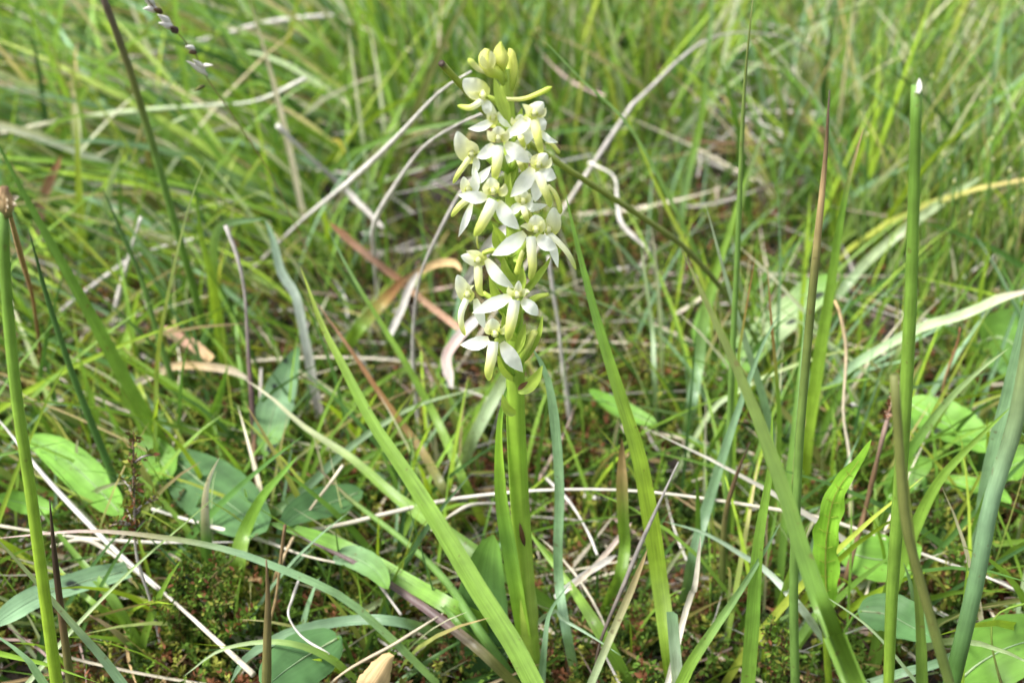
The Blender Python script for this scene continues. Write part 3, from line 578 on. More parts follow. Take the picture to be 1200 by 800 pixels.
# ------------------------------------------------------------------ broad ground leaves
def bleaf(label, pts, w, col, Yb=None, Yt=None, spot=False, prof='oval', N=None, cup=.15, fold=.12, stalk=None, name='broad_leaf', rib='pale'):
    _seed[0] += 1; s = _seed[0]
    if Yb is None: Yb = G(*pts[0], .012)[1]
    if Yt is None: Yt = G(*pts[-1], .02)[1]
    Yb = min(Yb, G(*pts[0], .022)[1]); Yt = min(Yt, G(*pts[-1], .034)[1])
    C = path(pts, Yb, Yt, False); wm = w * pxm(C[len(C) // 2])
    NN = np.array([0, -.55, .85]) if N is None else N
    o = strip(name, C, wm, col, M_SPOT if spot else M_LEAF, 22, 9, prof, fold, (0, 0), None, NN, cup, .03, s)
    tag(o, label, 'leaf')
    Q = crspline(C, 22); off = nrm(NN) * wm * .012
    tube('midrib', Q[1:-1] + off, wm * .02, 'pale>%s' % ('glauc' if rib == 'pale' else rib), M_LEAF, 16, 5, lambda t: 1 - .8 * t, o)
    d = C[0] - C[1]; d[2] = 0; d = nrm(d)
    b = C[0] + d * .010; b[2] = gz(b[0], b[1]) - .003
    tube('stalk', [b, (C[0] * .6 + b * .4) + [0, 0, .001], C[0], Q[1]], wm * .035, 'leaf', M_LEAF, 8, 6, None, o)
    return o
bleaf('bright yellow-green oval leaf on the ground beside the bright rush', [(144, 604), (110, 568), (70, 532), (32, 512)], 42, 'leafb>leafb', .365, .41)
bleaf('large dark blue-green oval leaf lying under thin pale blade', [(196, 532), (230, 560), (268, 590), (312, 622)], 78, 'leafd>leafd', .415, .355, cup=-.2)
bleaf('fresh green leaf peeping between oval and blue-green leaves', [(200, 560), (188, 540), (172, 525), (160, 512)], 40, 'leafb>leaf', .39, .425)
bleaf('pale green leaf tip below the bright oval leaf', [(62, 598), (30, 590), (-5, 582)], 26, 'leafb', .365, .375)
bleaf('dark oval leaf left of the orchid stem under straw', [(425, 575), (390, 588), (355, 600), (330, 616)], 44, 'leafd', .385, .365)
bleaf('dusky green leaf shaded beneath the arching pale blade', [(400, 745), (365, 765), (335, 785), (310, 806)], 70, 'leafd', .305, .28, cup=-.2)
bleaf('small pale leaf half folded below the long straw', [(390, 655), (412, 652), (440, 668), (455, 690)], 30, 'glauc>leaf', .33, .315)
bleaf('grey-green strap leaf with blackish blotches behind the blackened stub', [(150, 668), (95, 682), (40, 702), (-12, 735)], 28, 'glauc>glauc>glauc', .318, .295, spot=True, prof='strap')
bleaf('speckled dull green leaf standing left of the folded blade', [(310, 535), (318, 490), (335, 440), (350, 405)], 40, 'leaf>glauc>leafd', .42, .45, spot=True, prof='lance', N=[.2, -1, .4])
bleaf('broad light green strap leaf with black spots by brown-topped rush', [(862, 436), (885, 405), (925, 370), (978, 322)], 40, 'leafb>pale>leafb', .475, .52, spot=True, prof='strap', N=[-.4, -.6, .8])
bleaf('pale leaf lying level left of the tall broad blade', [(770, 497), (740, 486), (710, 470), (690, 456)], 22, 'leaf>leafb', .44, .47)
bleaf('green oval leaf behind the brown heather stem', [(985, 640), (1010, 652), (1045, 655), (1080, 640)], 58, 'leafb>leafb', .345, .34)
bleaf('yellow-green spotted leaf beside the stout grey-green stem', [(1060, 470), (1095, 490), (1130, 508), (1160, 530)], 58, 'leafb>leafb', .415, .385, spot=True)
bleaf('green leaf lying just beyond the stout grey-green stem', [(1165, 560), (1180, 548), (1205, 540), (1235, 545)], 40, 'leafb>leaf', .395, .385)
bleaf('large spotted green leaf at the foot of the stout stem', [(1120, 800), (1150, 775), (1190, 755), (1240, 745)], 75, 'leafb>leaf', .285, .30, spot=True)
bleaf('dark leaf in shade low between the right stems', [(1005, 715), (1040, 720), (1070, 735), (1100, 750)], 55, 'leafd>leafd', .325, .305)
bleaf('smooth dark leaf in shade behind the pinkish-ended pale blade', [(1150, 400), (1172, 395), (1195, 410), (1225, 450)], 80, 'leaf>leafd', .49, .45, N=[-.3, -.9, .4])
bleaf('short fresh leaf lying left of the stout stem', [(1105, 560), (1130, 568), (1160, 575), (1185, 590)], 26, 'leafb', .385, .37)
bleaf('pale leaf blade beside the brown heather stem top', [(1040, 585), (1055, 565), (1075, 548), (1092, 540)], 34, 'leafb>leaf', .38, .395)

# wavy dock leaf
C = path([(972, 806), (968, 750), (968, 705)], .283, .283)
dk = tube('dock_leaf', C, 5 * pxm(C[1]), 'lime>lime', M_LEAF, 10, 7, lambda t: 1 - .35 * t)
tag(dk, 'bright yellow-green wavy-edged dock leaf with nibbled margin', 'leaf')
C = path([(969, 735), (968, 690), (968, 640), (974, 595), (985, 568), (1002, 546), (1021, 515)], .283, .285, False)
CO.update(dock=(.25, .50, .045), dockd=(.20, .42, .04))
bl = strip('leaf_blade', C, 30 * pxm(C[3]), 'dockd>dock>dock', M_LEAF, 60, 11, 'lance', .12, (0, 4), dk, [-.35, -.9, .5], .05, .22, 77)
Q = crspline(C, 40); tube('midrib', Q[:36] + nrm(CAMP - Q[:36]) * .0007, .0004, 'yel>yel', M_LEAF, 30, 5, lambda t: 1 - .7 * t, dk)
for k in range(5, 34, 3):
    for s in (-1, 1):
        T = nrm(Q[k + 1] - Q[k]); S = nrm(np.cross(T, CAMP - Q[k])) * s
        a = Q[k] + nrm(CAMP - Q[k]) * .0006; wv = 30 * pxm(Q[k]) * .36 * math.sin(math.pi * (k / 39) ** .8)
        tube('vein', [a, a + S * wv * .5 + T * wv * .3, a + S * wv + T * wv * .5], .00014, 'yel>lime', M_LEAF, 5, 4, None, dk)

# ------------------------------------------------------------------ heather: stems with tiny scale leaves
def heather(label, pts, w, Yb, Yt, scol, fcols, nleaf, t0, t1, r, ll, side=0):
    C = path(pts, Yb, Yt); Q = crspline(C, 60)
    o = tube('heather_sprig', C, w * pxm(C[-1]) / 2, scol, M_DEAD, 30, 6, lambda t: 1 - .4 * t + .12 * np.sin(40 * t))
    tag(o, label, 'heather')
    ctrs = []
    for _ in range(side):                                    # side twigs
        k = int(60 * RN.uniform(t0, t1 * .9)); b = Q[k]
        d = nrm(np.array([RN.gauss(0, 1), RN.gauss(0, .7), RN.uniform(.5, 1.4)])); l = RN.uniform(.5, 1.1) * r * 3
        e = b + d * l
        tube('twig', [b, b + d * l * .5 + [0, 0, .001], e], .0004, scol, M_DEAD, 5, 4, None, o)
        for s in np.linspace(.15, 1, max(8, nleaf // max(side, 1) // 2)): ctrs.append(b + d * l * s)
    for _ in range(nleaf): ctrs.append(Q[min(59, int(60 * RN.uniform(t0, t1)))])
    ct = np.array(ctrs); n = len(ct)
    ct = ct + NP.normal(0, r * .12, (n, 3))
    k = 3; ct = np.repeat(ct, k, 0); n = len(ct)
    ld = nrm(NP.standard_normal((n, 3)) + [0, 0, .8]); ls = nrm(np.cross(ld, NP.standard_normal((n, 3))))
    LL = ll * NP.uniform(.6, 1.3, (n, 1))
    V = np.stack([ct, ct + ld * LL * .5 + ls * LL * .22, ct + ld * LL, ct + ld * LL * .5 - ls * LL * .22], 1)
    c = np.repeat(pick(*fcols, n)[:, None], 4, 1)
    f = mesh('foliage', V.reshape(-1, 3), np.arange(n * 4).reshape(-1, 4), M_MOSS, np.clip(c.reshape(-1, 3), 0, 1), None, o, smooth=False)
    f['kind'] = 'stuff'
    return o
GR = (['mossg', 'mossy', 'fresh', 'mossr'], [.55, .2, .15, .1])
heather('upright heather sprig with bare purplish lower stalk', [(188, 752), (176, 702), (160, 650), (157, 582), (156, 508)], 5, .30, .31, 'purple>grey>brown', (['mossy', 'mossg', 'mossr', 'brown'], [.3, .3, .2, .2]), 70, .62, 1, .004, .0028, 9)
heather('brown heather stem with pink-brown leafy top', [(983, 730), (994, 669), (1012, 605), (1035, 510), (1047, 470), (1054, 447)], 8, .325, .34, 'olive@0>brown@.3>brown@.7>pinkish@1', (['salmon', 'mossr', 'brown'], [.4, .4, .2]), 60, .86, 1, .002, .0022, 0)
tuft = [((225, 745), (228, 705), (235, 665)), ((215, 742), (208, 700), (204, 668)), ((240, 748), (252, 712), (268, 680)), ((232, 740), (240, 690), (252, 648)),
        ((222, 748), (196, 725), (180, 705)), ((246, 752), (275, 735), (296, 712)), ((230, 745), (222, 690), (214, 655)), ((250, 750), (262, 700), (282, 665)), ((240, 745), (246, 720), (255, 690))]
for i, t in enumerate(tuft):
    heather('leafy green heather shoot in the low tuft right of bare-stalked sprig', list(t), 3, .305 + .004 * (i % 3), .30 + .006 * (i % 4), 'brown>olive', GR, 90, .25, 1, .004, .0026, 7)['group'] = 'heather shoots of the low tuft'
for i, t in enumerate([((1005, 560), (1000, 530), (997, 505)), ((985, 575), (980, 540), (978, 515)), ((1015, 565), (1020, 535), (1022, 510)), ((1112, 690), (1118, 660), (1124, 640)),
                       ((905, 790), (902, 750), (904, 720)), ((915, 795), (922, 765), (925, 740)), ((660, 520), (655, 480), (658, 455)), ((700, 430), (705, 395), (708, 372))]):
    heather('small green heather shoot growing up through moss right of orchid', list(t), 3, None, None, 'brown>olive', GR, 60, .2, 1, .003, .0024, 4)['group'] = 'small heather shoots right of orchid'

# ------------------------------------------------------------------ seed head, withered head, fly, dry leaf
C = path([(345, 262), (318, 205), (285, 154), (262, 120), (244, 94), (229, 64), (204, 34), (176, 4), (168, -6)], .47, .40)
sh = tube('seed_head', C, .00035, 'olive@0>tan@.4>brown@1', M_DEAD, 40, 5, lambda t: 1 - .5 * t)
tag(sh, 'thin nodding seed head with dark and white spikelets', 'seed head')
for (x, y, dx, dy, c, w) in ((240, 101, -13, 6, 'dbrown>olive', 5), (243, 88, -16, -11, 'white>white', 4), (240, 82, -9, -8, 'white', 4), (236, 78, 9, -1, 'white', 3), (230, 62, -9, 0, 'dbrown>brown', 6), (228, 58, -7, -2, 'white', 4),
                             (208, 38, -8, -6, 'purple>dbrown', 9), (204, 33, -12, -4, 'white', 5), (200, 28, -10, -7, 'white', 5), (190, 15, -10, -4, 'dbrown>brown', 7), (186, 12, -12, -1, 'white', 5), (181, 6, -9, -6, 'white', 5), (178, 3, -6, -8, 'brown', 5)):
    if c.startswith('white'): dx, dy, w = dx * 1.5, dy * 1.5, w * 1.15
    p0, p1 = P(x, y, .407), P(x + dx, y + dy, .402)
    tube('spikelet', [p0, p0 * .6 + p1 * .4 + [0, -.0003, .0003], p1], w * (.75 if c.startswith('white') else .5) * pxm(p0), c, M_DEAD, 8, 6, lambda t: np.sin(np.pi * np.clip(t, .06, .96) ** .8) + .05, sh)
p = P(6, 238, .25)
wh = tube('withered_flower_head', [p + [0, 0, -.0035], p + [0, 0, -.001], p + [.0003, 0, .002], p + [.0008, 0, .004]], .0022, 'olive>tan>brown', M_DEAD, 8, 8, lambda t: np.sin(np.pi * np.clip(t, .12, .9)) ** .7, ridge=.12, nr=4)
tag(wh, 'tan withered flower head at the end of bright green rush', 'flower head')
for k in range(14):
    d = nrm(np.array([RN.gauss(0, 1), RN.gauss(0, 1), RN.uniform(-.4, 1)])); b = p + d * .0012
    strip('floret', [b, b + d * .0012, b + d * .0024 + [0, 0, -.0003]], .0011, 'tan>straw' if k % 3 else 'brown>tan', M_DEAD, 5, 3, 'lance', .2, (0, 0), wh, nrm(np.array([d[1], -d[0], .3])))

def fly():
    c = P(997, 475, .395)
    def blob(ctr, ax, k=8, m=7):
        V = []; 
        for i in range(m):
            ph = math.pi * i / (m - 1)
            for j in range(k):
                th = 2 * math.pi * j / k
                V.append(np.array(ctr) + np.array([ax[0] * math.cos(ph), ax[1] * math.sin(ph) * math.cos(th), ax[2] * math.sin(ph) * math.sin(th)]))
        F = [(i * k + j, i * k + (j + 1) % k, (i + 1) * k + (j + 1) % k, (i + 1) * k + j) for i in range(m - 1) for j in range(k)]
        return V, F
    V, F = [], []
    for ctr, ax in (((0, 0, 0), (.0011, .0006, .0006)), ((-.0012, 0, .0001), (.0006, .0005, .0005)), ((.0014, 0, -.0001), (.0015, .0005, .0005))):
        v, f = blob(ctr, ax); F += [tuple(x + len(V) for x in q) for q in f]; V += v
    o = mesh('fly', np.array(V) + c, F, M_DEAD, np.tile([.012, .012, .014], (len(V), 1)))
    tag(o, 'tiny black fly clinging to the yellowed upright straw', 'insect')
    for s in (-1, 1):
        strip('wing', [c + [-.0002, s * .0003, .0005], c + [.0012, s * .0008, .0008], c + [.0028, s * .0010, .0006]], .0011, 'grey', M_DEAD, 6, 3, 'lance', 0, (0, 0), o, [0, 0, 1])
        for x in (-.0006, 0, .0006):
            tube('leg', [c + [x, s * .0003, -.0003], c + [x * 2, s * .0012, .0001], c + [x * 2.6 - .0004, s * .0015, -.0010]], .00008, 'dbrown', M_DEAD, 5, 4, None, o)
fly()
C = path([(425, 815), (440, 795), (455, 772), (462, 768)], .285, .30, False)
tag(strip('dry_curled_leaf', C, 34 * pxm(C[1]), 'brown>tan>tan', M_DEAD, 20, 9, 'oval', -.3, (0, 0), None, None, -.6, .08, 31), 'pale brown dry curled leaf on the soil below the golden straw', 'dead leaf')

# ------------------------------------------------------------------ the orchid
CO.update(pw=(.86, .87, .81), pc=(.82, .82, .50), py=(.72, .74, .22), pyg=(.50, .60, .10), pg=(.34, .46, .075), og=(.27, .46, .042), od=(.20, .36, .040), ob=(.42, .55, .10),
          scar=(.12, .06, .02), sheath=(.38, .52, .14))
YO = .289
oc = path([(626, 806), (620, 740), (614, 660), (608, 570), (604, 480), (604, 430), (603, 380), (603, 300), (600, 220), (597, 150), (594, 105), (592, 80)], YO, YO)
orch = bpy.data.objects.new('orchid', None); COL.objects.link(orch); orch.empty_display_size = .01
tag(orch, 'white and yellow-green flowering orchid spike on a stout green stem', 'orchid')
m = pxm(P(605, 460, YO))
stem = tube('stem', oc, 11.4 * m, 'og@0>pg@.25>og@.5>pg@.75>ob@1', M_ORCH, 70, 20, lambda t: 1.14 - .20 * t - .42 * np.clip((t - .5) / .5, 0, 1) ** 1.2, orch, 3, .045, 6)
stem['label'] = 'ridged light green flower stem'
def mm(px, py, Y): return pxm(P(px, py, Y))
def OP(pts, Y0, Y1):                                   # path with its own depths
    n = len(pts); return np.array([P(x, y, Y0 + (Y1 - Y0) * i / (n - 1)) for i, (x, y) in enumerate(pts)])
def osheet(name, pts, w, col, Y0, Y1, prof='petal', cup=.15, fold=0.0, parent=None, n=18, nac=9, mat=None, twist=(0, 0), wav=.03, mid=0):
    _seed[0] += 1
    C = OP(pts, Y0, Y1)
    if mid: C[1:-1, 1] += mid
    return strip(name, C, w * mm(*pts[0], Y0), col, mat or M_PET, n, nac, prof, fold, twist, parent, None, cup, wav, _seed[0])
# stem leaf, sheaths, scar
sl = osheet('stem_leaf', [(616, 742), (608, 690), (600, 640), (592, 590), (588, 545), (587, 505), (590, 475), (595, 450)], 19, 'og@0>leaf@.4>og@.8>mid@1', YO - .004, YO - .001, 'grass', 0, .75, orch, 34, 7, M_ORCH, (25, 40), .02)
sl['label'] = 'narrow folded leaf clasping the stem'
osheet('sheath', [(619, 735), (617, 712), (613, 684)], 26, 'pg>sheath', YO - .0028, YO - .0034, 'stub', -.9, 0, orch, 10, 11, M_ORCH, (0, 0), .0)
osheet('scar', [(615, 640), (612, 628), (609, 612)], 6, 'dbrown>scar>brown', YO - .0040, YO - .0039, 'lance', -.2, 0, orch, 8, 5, M_DEAD, (0, 0), .1)
bl = osheet('basal_leaf', [(572, 815), (566, 760), (565, 710), (570, 662), (578, 626)], 60, 'leafd>leafd>leaf', YO + .010, YO + .022, 'oval', .1, .25, orch, 26, 9, M_SPOT, (-10, 8), .03)
bl['label'] = 'broad grey-green basal leaf with dark blotch'

def flower(c, fwd, lip=None, sepals=(), hood=None, petals=(), spur=None, ov=None, bract=None, lipw=12, front=True, lipc='pw@0>pc@.3>py@.6>pyg@.95'):
    """one flower: centre pixel c, fwd = metres in front of the stem axis"""
    Y = YO - fwd; m = mm(*c, Y); ctr = P(*c, Y)
    # the throat carries the rest: a small two-lobed column
    o = tube('flower', [ctr + [0, .0012, -2 * m], ctr + [0, 0, 0], ctr + [0, -.0008, 3 * m], ctr + [0, .0002, 6 * m]], 4.6 * m, 'py>pc>pc', M_PET, 10, 9, lambda t: np.sin(np.pi * np.clip(t, .10, .9)) ** .6, orch)
    for s in (-1, 1):
        a = ctr + RT * s * 3.2 * m + [0, -.0010, -1 * m]
        tube('pollinium', [a, a + [0, -.0003, 3 * m], a + [-s * .8 * m, 0, 6.5 * m]], 1.3 * m, 'pyg>py', M_PET, 6, 6, lambda t: np.sin(np.pi * np.clip(t, .12, .9)), o)
    if lip is not None:
        osheet('lip', lip, lipw, lipc, Y - .0010, Y - .0022, 'lip', -.55, 0, o, 20, 9, None, (0, 0), .02, mid=-.0020)
    for (pts, w, tw) in sepals:
        osheet('lateral_sepal', pts, w * 1.02, 'pc@0>pw@.25>pw@.9>pc@1', Y + .0002, Y - .0006 + .0012 * abs(tw) / 20, 'sepal', .25, 0, o, 18, 9, None, (tw * .3, tw), .03, mid=-.0012)
    if hood is not None:
        pts, w, cup = hood
        osheet('dorsal_sepal', pts, w, 'py@0>py@.2>pc@.5>pw@1', Y + .0012, Y - .0020, 'hood', cup, 0, o, 16, 9, None, (0, 0), .04, mid=-.0005)
    for (pts, w, tw) in petals:
        osheet('petal', pts, w, 'py>pc>pc', Y + .0004, Y - .0022, 'sepal', .35, 0, o, 12, 7, None, (tw * .5, tw), .05)
    if spur is not None:
        pts, w, dY0, dY1 = spur
        C = OP(pts, Y + dY0, Y + dY1); tube('spur', C, w * .5 * m, 'pc@0>py@.5>pyg@1', M_PET, 16, 7, lambda t: .75 + .35 * t - .9 * np.clip((t - .9) / .1, 0, 1) ** 2, o)
    if ov is not None:
        C = OP(ov, YO - .001, Y + .001); C[1:-1] += [0, -.001, 0]
        tube('ovary', C, 3.6 * m, 'od>og>pg>pyg', M_ORCH, 14, 10, lambda t: .75 + .45 * np.sin(np.pi * t), o, ridge=.12, nr=3)
    if bract is not None:
        pts, w, dY = bract
        osheet('bract', pts, w, 'pg>ob>ob', YO - .003 + dY, Y + .002 + dY, 'lance', .3, .3, o, 16, 5, M_ORCH, (0, 15), .02)
    return o

def bud(name, pts, w, col, dY, prof=None, parent=None, ridge=.13):
    C = OP(pts, YO + dY, YO + dY)
    return tube(name, C, w * .5 * mm(*pts[0], YO), col, M_PET, 18, 14, prof or (lambda t: np.sin(np.pi * np.clip(t, .06, .97) ** .8) ** .8), parent or orch, ridge=ridge, nr=3)
# buds at the top
b1 = bud('bud', [(590, 82), (588, 70), (586, 60), (587, 49)], 17, 'pyg>py>py>pyg', -.003)
b2 = bud('bud', [(594, 116), (598, 100), (601, 82), (599, 62), (596, 57)], 13, 'pg>pyg>py>py', 0, lambda t: .55 + .45 * np.sin(np.pi * np.clip(t, 0, .96)) - .55 * np.clip((t - .9) / .1, 0, 1))
b3 = bud('bud', [(590, 100), (585, 88), (574, 80), (569, 68), (571, 58)], 18, 'pg>pyg>py>py', -.004, lambda t: .22 + .8 * np.sin(np.pi * np.clip(t ** 1.4, 0, .97)) ** .8)
tube('spur', OP([(574, 84), (564, 83), (556, 77), (549, 69)], YO - .004, YO - .005), 3.2 * m, 'py>pc>pyg', M_PET, 12, 7, lambda t: .75 + .35 * t - .8 * np.clip((t - .85) / .15, 0, 1) ** 2, b3)
osheet('petal', [(572, 80), (566, 72), (565, 64)], 8, 'py>pc', YO - .0065, YO - .007, 'petal', .3, 0, b3)
osheet('petal', [(575, 80), (577, 70), (575, 60)], 8, 'py>pc', YO - .0065, YO - .007, 'petal', .3, 0, b3)
b4 = bud('bud', [(593, 96), (590, 88), (588, 80)], 9, 'pg>pyg>pyg', -.002)
# open flowers, top to bottom
flower((566, 113), .006, [(566, 117), (552, 123), (536, 124)], [([(568, 117), (571, 125), (569, 134)], 12, 10)], ([(573, 112), (562, 106), (552, 100), (543, 93)], 25, -.5),
       [([(566, 110), (556, 112), (548, 108)], 9, 10)], ([(588, 116), (612, 116), (630, 110), (647, 102)], 6, 0, .001), [(594, 140), (588, 126), (579, 116), (570, 113)], ([(596, 142), (588, 118), (579, 91)], 14, -.004), 8)
flower((578, 138), .004, None, [([(578, 141), (563, 147), (548, 151)], 11, 8), ([(584, 131), (590, 141), (600, 150)], 8, -10)], ([(576, 150), (577, 138), (573, 118)], 13, -.4),
       (), None, [(596, 165), (592, 155), (583, 145)], None)
flower((626, 133), .007, [(626, 140), (629, 152), (632, 167), (635, 181)], [([(620, 138), (611, 146), (594, 160)], 15, -8), ([(622, 146), (619, 155), (617, 170)], 14, 5), ([(632, 136), (635, 145), (639, 153)], 12, 12), ([(633, 153), (642, 161), (654, 167)], 8, 0)],
       ([(622, 141), (626, 131), (637, 120)], 20, -.4), [([(624, 136), (619, 128), (612, 122)], 10, 0), ([(630, 136), (637, 132), (640, 126)], 9, 10)], ([(640, 166), (648, 170), (656, 180)], 5, .003, .002),
       [(598, 168), (606, 150), (615, 138), (622, 134)], ([(600, 172), (607, 148), (612, 126)], 12, .004), 11, lipc='pc@0>py@.4>pyg@1')
flower((553, 181), .001, [(551, 184), (542, 194), (536, 203), (531, 215)], [([(557, 183), (558, 193), (553, 206)], 9, 15)], ([(560, 185), (548, 180), (541, 168), (536, 154)], 21, -.5),
       [([(556, 182), (554, 172), (546, 164)], 13, 10)], None, [(594, 200), (580, 190), (567, 180), (558, 180)], None, 7, lipc='pc>py>pyg')
flower((584, 163), .013, [(584, 170), (583, 184), (581, 198), (579, 212)], [([(578, 169), (570, 177), (558, 185)], 14, 6), ([(592, 168), (606, 177), (622, 191)], 17, -8)],
       ([(584, 165), (584, 157), (584, 148)], 17, -.5), [([(581, 165), (575, 159), (571, 153)], 11, 0), ([(588, 165), (593, 159), (595, 152)], 11, 0)], None, [(597, 205), (590, 190), (586, 175)], None, 13)
flower((631, 193), .010, [(630, 201), (635, 212), (641, 226), (645, 243)], [([(624, 197), (615, 211), (598, 231)], 19, -6), ([(634, 197), (641, 202), (652, 209)], 17, 8), ([(630, 208), (629, 222), (627, 237)], 14, 0)],
       ([(626, 200), (632, 190), (641, 180)], 19, -.45), [([(635, 194), (643, 192), (646, 184)], 9, 15), ([(628, 194), (626, 187), (631, 180)], 9, 0)], ([(642, 217), (650, 226), (655, 238), (657, 251)], 6, .004, .002), [(600, 232), (610, 212), (622, 198)], ([(602, 236), (612, 212), (619, 188)], 11, .005), 11)
flower((549, 222), .002, [(549, 233), (540, 237), (534, 244), (529, 254)], [([(556, 214), (565, 205), (576, 194)], 11, 5), ([(553, 228), (557, 212), (557, 195)], 12, 5), ([(553, 238), (546, 256), (537, 278)], 9, 0)],
       ([(551, 228), (546, 219), (543, 207)], 13, -.4), (), None, [(598, 250), (580, 236), (562, 226)], None, 8, lipc='pc>py>pyg')
flower((578, 224), .015, [(579, 234), (571, 247), (563, 262), (556, 277)], [([(571, 231), (556, 229), (536, 228)], 15, 4), ([(584, 236), (594, 252), (609, 269)], 18, -6)],
       ([(580, 228), (577, 219), (575, 208)], 18, -.5), [([(584, 227), (590, 223), (592, 215)], 12, 0), ([(575, 227), (569, 221), (569, 214)], 9, 0)], ([(559, 276), (559, 283), (561, 292)], 2.5, .0, .002), [(600, 268), (592, 250), (584, 236)], None, 14)
flower((630, 246), .002, None, [([(614, 245), (626, 241), (642, 240)], 10, 0), ([(617, 243), (620, 236), (626, 230)], 9, 0)], None, (), None, [(601, 270), (612, 256), (624, 248)], None)
flower((643, 270), .005, [(643, 273), (656, 282), (667, 296), (675, 316)], [([(641, 276), (648, 290), (654, 314)], 10, 8)], ([(642, 276), (648, 262), (649, 243)], 19, -.45), (), None, [(603, 300), (620, 284), (636, 272)], None, 7, lipc='pw@0>pc@.5>pyg@1')
flower((628, 269), .013, [(622, 277), (623, 293), (624, 310), (621, 328)], [([(615, 273), (597, 286), (576, 299)], 19, -6), ([(630, 277), (641, 284), (653, 290)], 17, 10)],
       ([(629, 272), (629, 263), (627, 252)], 20, -.5), [([(624, 270), (617, 265), (609, 265)], 8, 0), ([(633, 272), (636, 264), (634, 258)], 8, 0)], ([(616, 288), (610, 302), (605, 322)], 7, .004, .004), [(603, 312), (612, 294), (622, 278)], ([(603, 318), (590, 282), (577, 262)], 13, .004), 12)
flower((560, 305), .006, [(560, 311), (561, 323), (562, 335), (566, 347)], [([(570, 304), (584, 322), (603, 338)], 15, 0)], ([(571, 302), (558, 303), (540, 300)], 17, -.4), [([(566, 302), (556, 297), (546, 294)], 10, 10)], None, [(603, 330), (590, 304), (578, 292), (566, 297)], None, 10, lipc='pc@0>py@.6>pyg@1')
flower((548, 345), .003, [(547, 350), (541, 362), (541, 376), (545, 393)], [([(557, 350), (562, 366), (568, 386)], 12, 10)], ([(555, 350), (545, 342), (536, 322)], 18, -.5), [([(552, 346), (550, 338), (556, 334)], 7, 0)], None, [(602, 375), (585, 355), (566, 343)], None, 8, lipc='pw@0>pc@.5>py@.8>pyg@1')
flower((606, 346), .013, [(603, 351), (600, 368), (597, 384), (595, 400)], [([(599, 347), (578, 354), (553, 367)], 16, -4), ([(611, 352), (622, 358), (631, 370)], 15, 8)],
       ([(606, 348), (607, 339), (608, 329)], 10, -.4), [([(610, 346), (616, 341), (621, 342)], 8, 0), ([(602, 346), (597, 341), (596, 335)], 8, 0)], None, [(604, 390), (608, 370), (608, 352)], ([(604, 380), (585, 352), (573, 322)], 14, .004), 14)
flower((580, 391), .013, [(578, 400), (576, 415), (573, 430), (573, 446)], [([(573, 397), (558, 400), (539, 404)], 16, 3), ([(588, 401), (599, 416), (613, 436)], 18, -5)],
       ([(580, 392), (578, 384), (577, 373)], 18, -.5), [([(586, 390), (591, 386), (592, 380)], 9, 0), ([(575, 391), (571, 386), (571, 380)], 8, 0)], None, [(604, 440), (596, 428), (588, 412), (582, 398)], ([(606, 446), (592, 432), (583, 416)], 13, .002), 13)
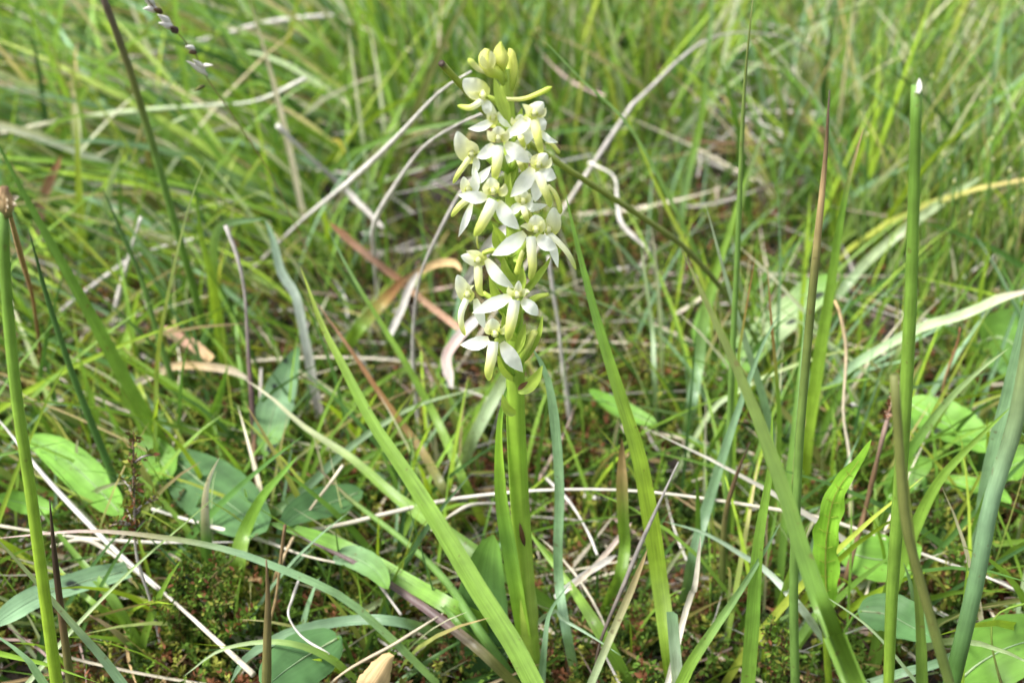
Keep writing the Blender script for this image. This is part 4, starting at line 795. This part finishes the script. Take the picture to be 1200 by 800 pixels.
# florets half hidden between the front ones
for (cx, cy), k, up in (((607, 176), 1, 1), ((608, 147), 1, 1), ((613, 236), 1, 1)):
    flower((cx, cy), .006, [(cx, cy + 4), (cx + 3 * k, cy + 13), (cx + 7 * k, cy + 26)], [([(cx - 3 * k, cy + 2), (cx - 11 * k, cy + 8), (cx - 19 * k, cy + 15)], 11, 6), ([(cx + 3 * k, cy + 2), (cx + 10 * k, cy + 4), (cx + 18 * k, cy + 9)], 10, -8)],
           ([(cx, cy + 4), (cx + k, cy - 4), (cx + 2 * k, cy - 13)], 14, -.5), [([(cx - 2, cy + 1), (cx - 7, cy - 4), (cx - 8, cy - 10)], 7, 0), ([(cx + 2, cy + 1), (cx + 7, cy - 4), (cx + 8, cy - 10)], 7, 0)],
           ([(cx + 3 * k, cy + 6), (cx + 9 * k, cy + 16), (cx + 12 * k, cy + 28)], 4, .001, .003), [(600 if cy > 200 else 597, cy + 26), ((cx + 600) / 2, cy + 14), (cx, cy + 3)], ([(600, cy + 30), ((cx + 600) / 2 - 3 * k, cy + 10), (cx - 4 * k, cy - 12)], 11, .003) if up else None, 8)
# withered lower ovaries and bracts on the right
for pts, w, col in (([(606, 372), (620, 356), (630, 348), (643, 345)], 8, 'og>pg>pyg'), ([(610, 428), (613, 415), (620, 400), (627, 389)], 13, 'og>pg>py'), ([(608, 400), (612, 405), (616, 393)], 7, 'og>pg>pg')):
    C = OP(pts, YO - .003, YO - .006); tube('ovary', C, w * .5 * m, col, M_ORCH, 16, 10, lambda t: .5 + .5 * np.sin(np.pi * np.clip(t, 0, .95)), orch, ridge=.1, nr=3)
for pts, w, dy in (([(613, 425), (625, 405), (633, 388), (636, 370)], 9, -.003), ([(607, 460), (620, 453), (630, 442), (636, 428)], 15, -.004), ([(610, 350), (626, 330), (640, 312), (646, 300)], 9, .004),
                   ([(604, 486), (595, 478), (589, 462)], 12, -.004), ([(606, 300), (585, 288), (578, 268)], 12, -.002), ([(605, 350), (590, 334), (573, 316)], 12, 0),
                   ([(603, 250), (606, 236), (612, 216)], 11, -.003), ([(600, 300), (610, 282), (607, 262)], 10, -.003), ([(598, 215), (602, 196), (606, 180)], 11, -.002), ([(596, 180), (606, 160), (604, 140)], 11, 0),
                   ([(601, 270), (596, 255), (594, 240)], 12, -.003), ([(602, 240), (596, 222), (598, 202)], 12, -.005), ([(601, 305), (612, 300), (616, 284)], 10, -.005), ([(604, 345), (612, 330), (613, 312)], 12, -.004),
                   ([(603, 330), (594, 318), (590, 300)], 12, -.004), ([(604, 400), (594, 386), (590, 366)], 11, -.004), ([(604, 415), (612, 396), (616, 378)], 11, -.004), ([(602, 262), (586, 256), (574, 244)], 9, -.002)):
    osheet('bract', pts, w, 'pg>pg>ob', YO + dy, YO + dy - .003, 'lance', .25, .3, orch, 16, 5, M_ORCH, (5, 25), .02)
osheet('scar', [(607, 457), (612, 452), (619, 447)], 6, 'brown>scar>brown', YO - .0062, YO - .0066, 'lance', 0, 0, orch, 8, 5, M_DEAD, (0, 0), .1)
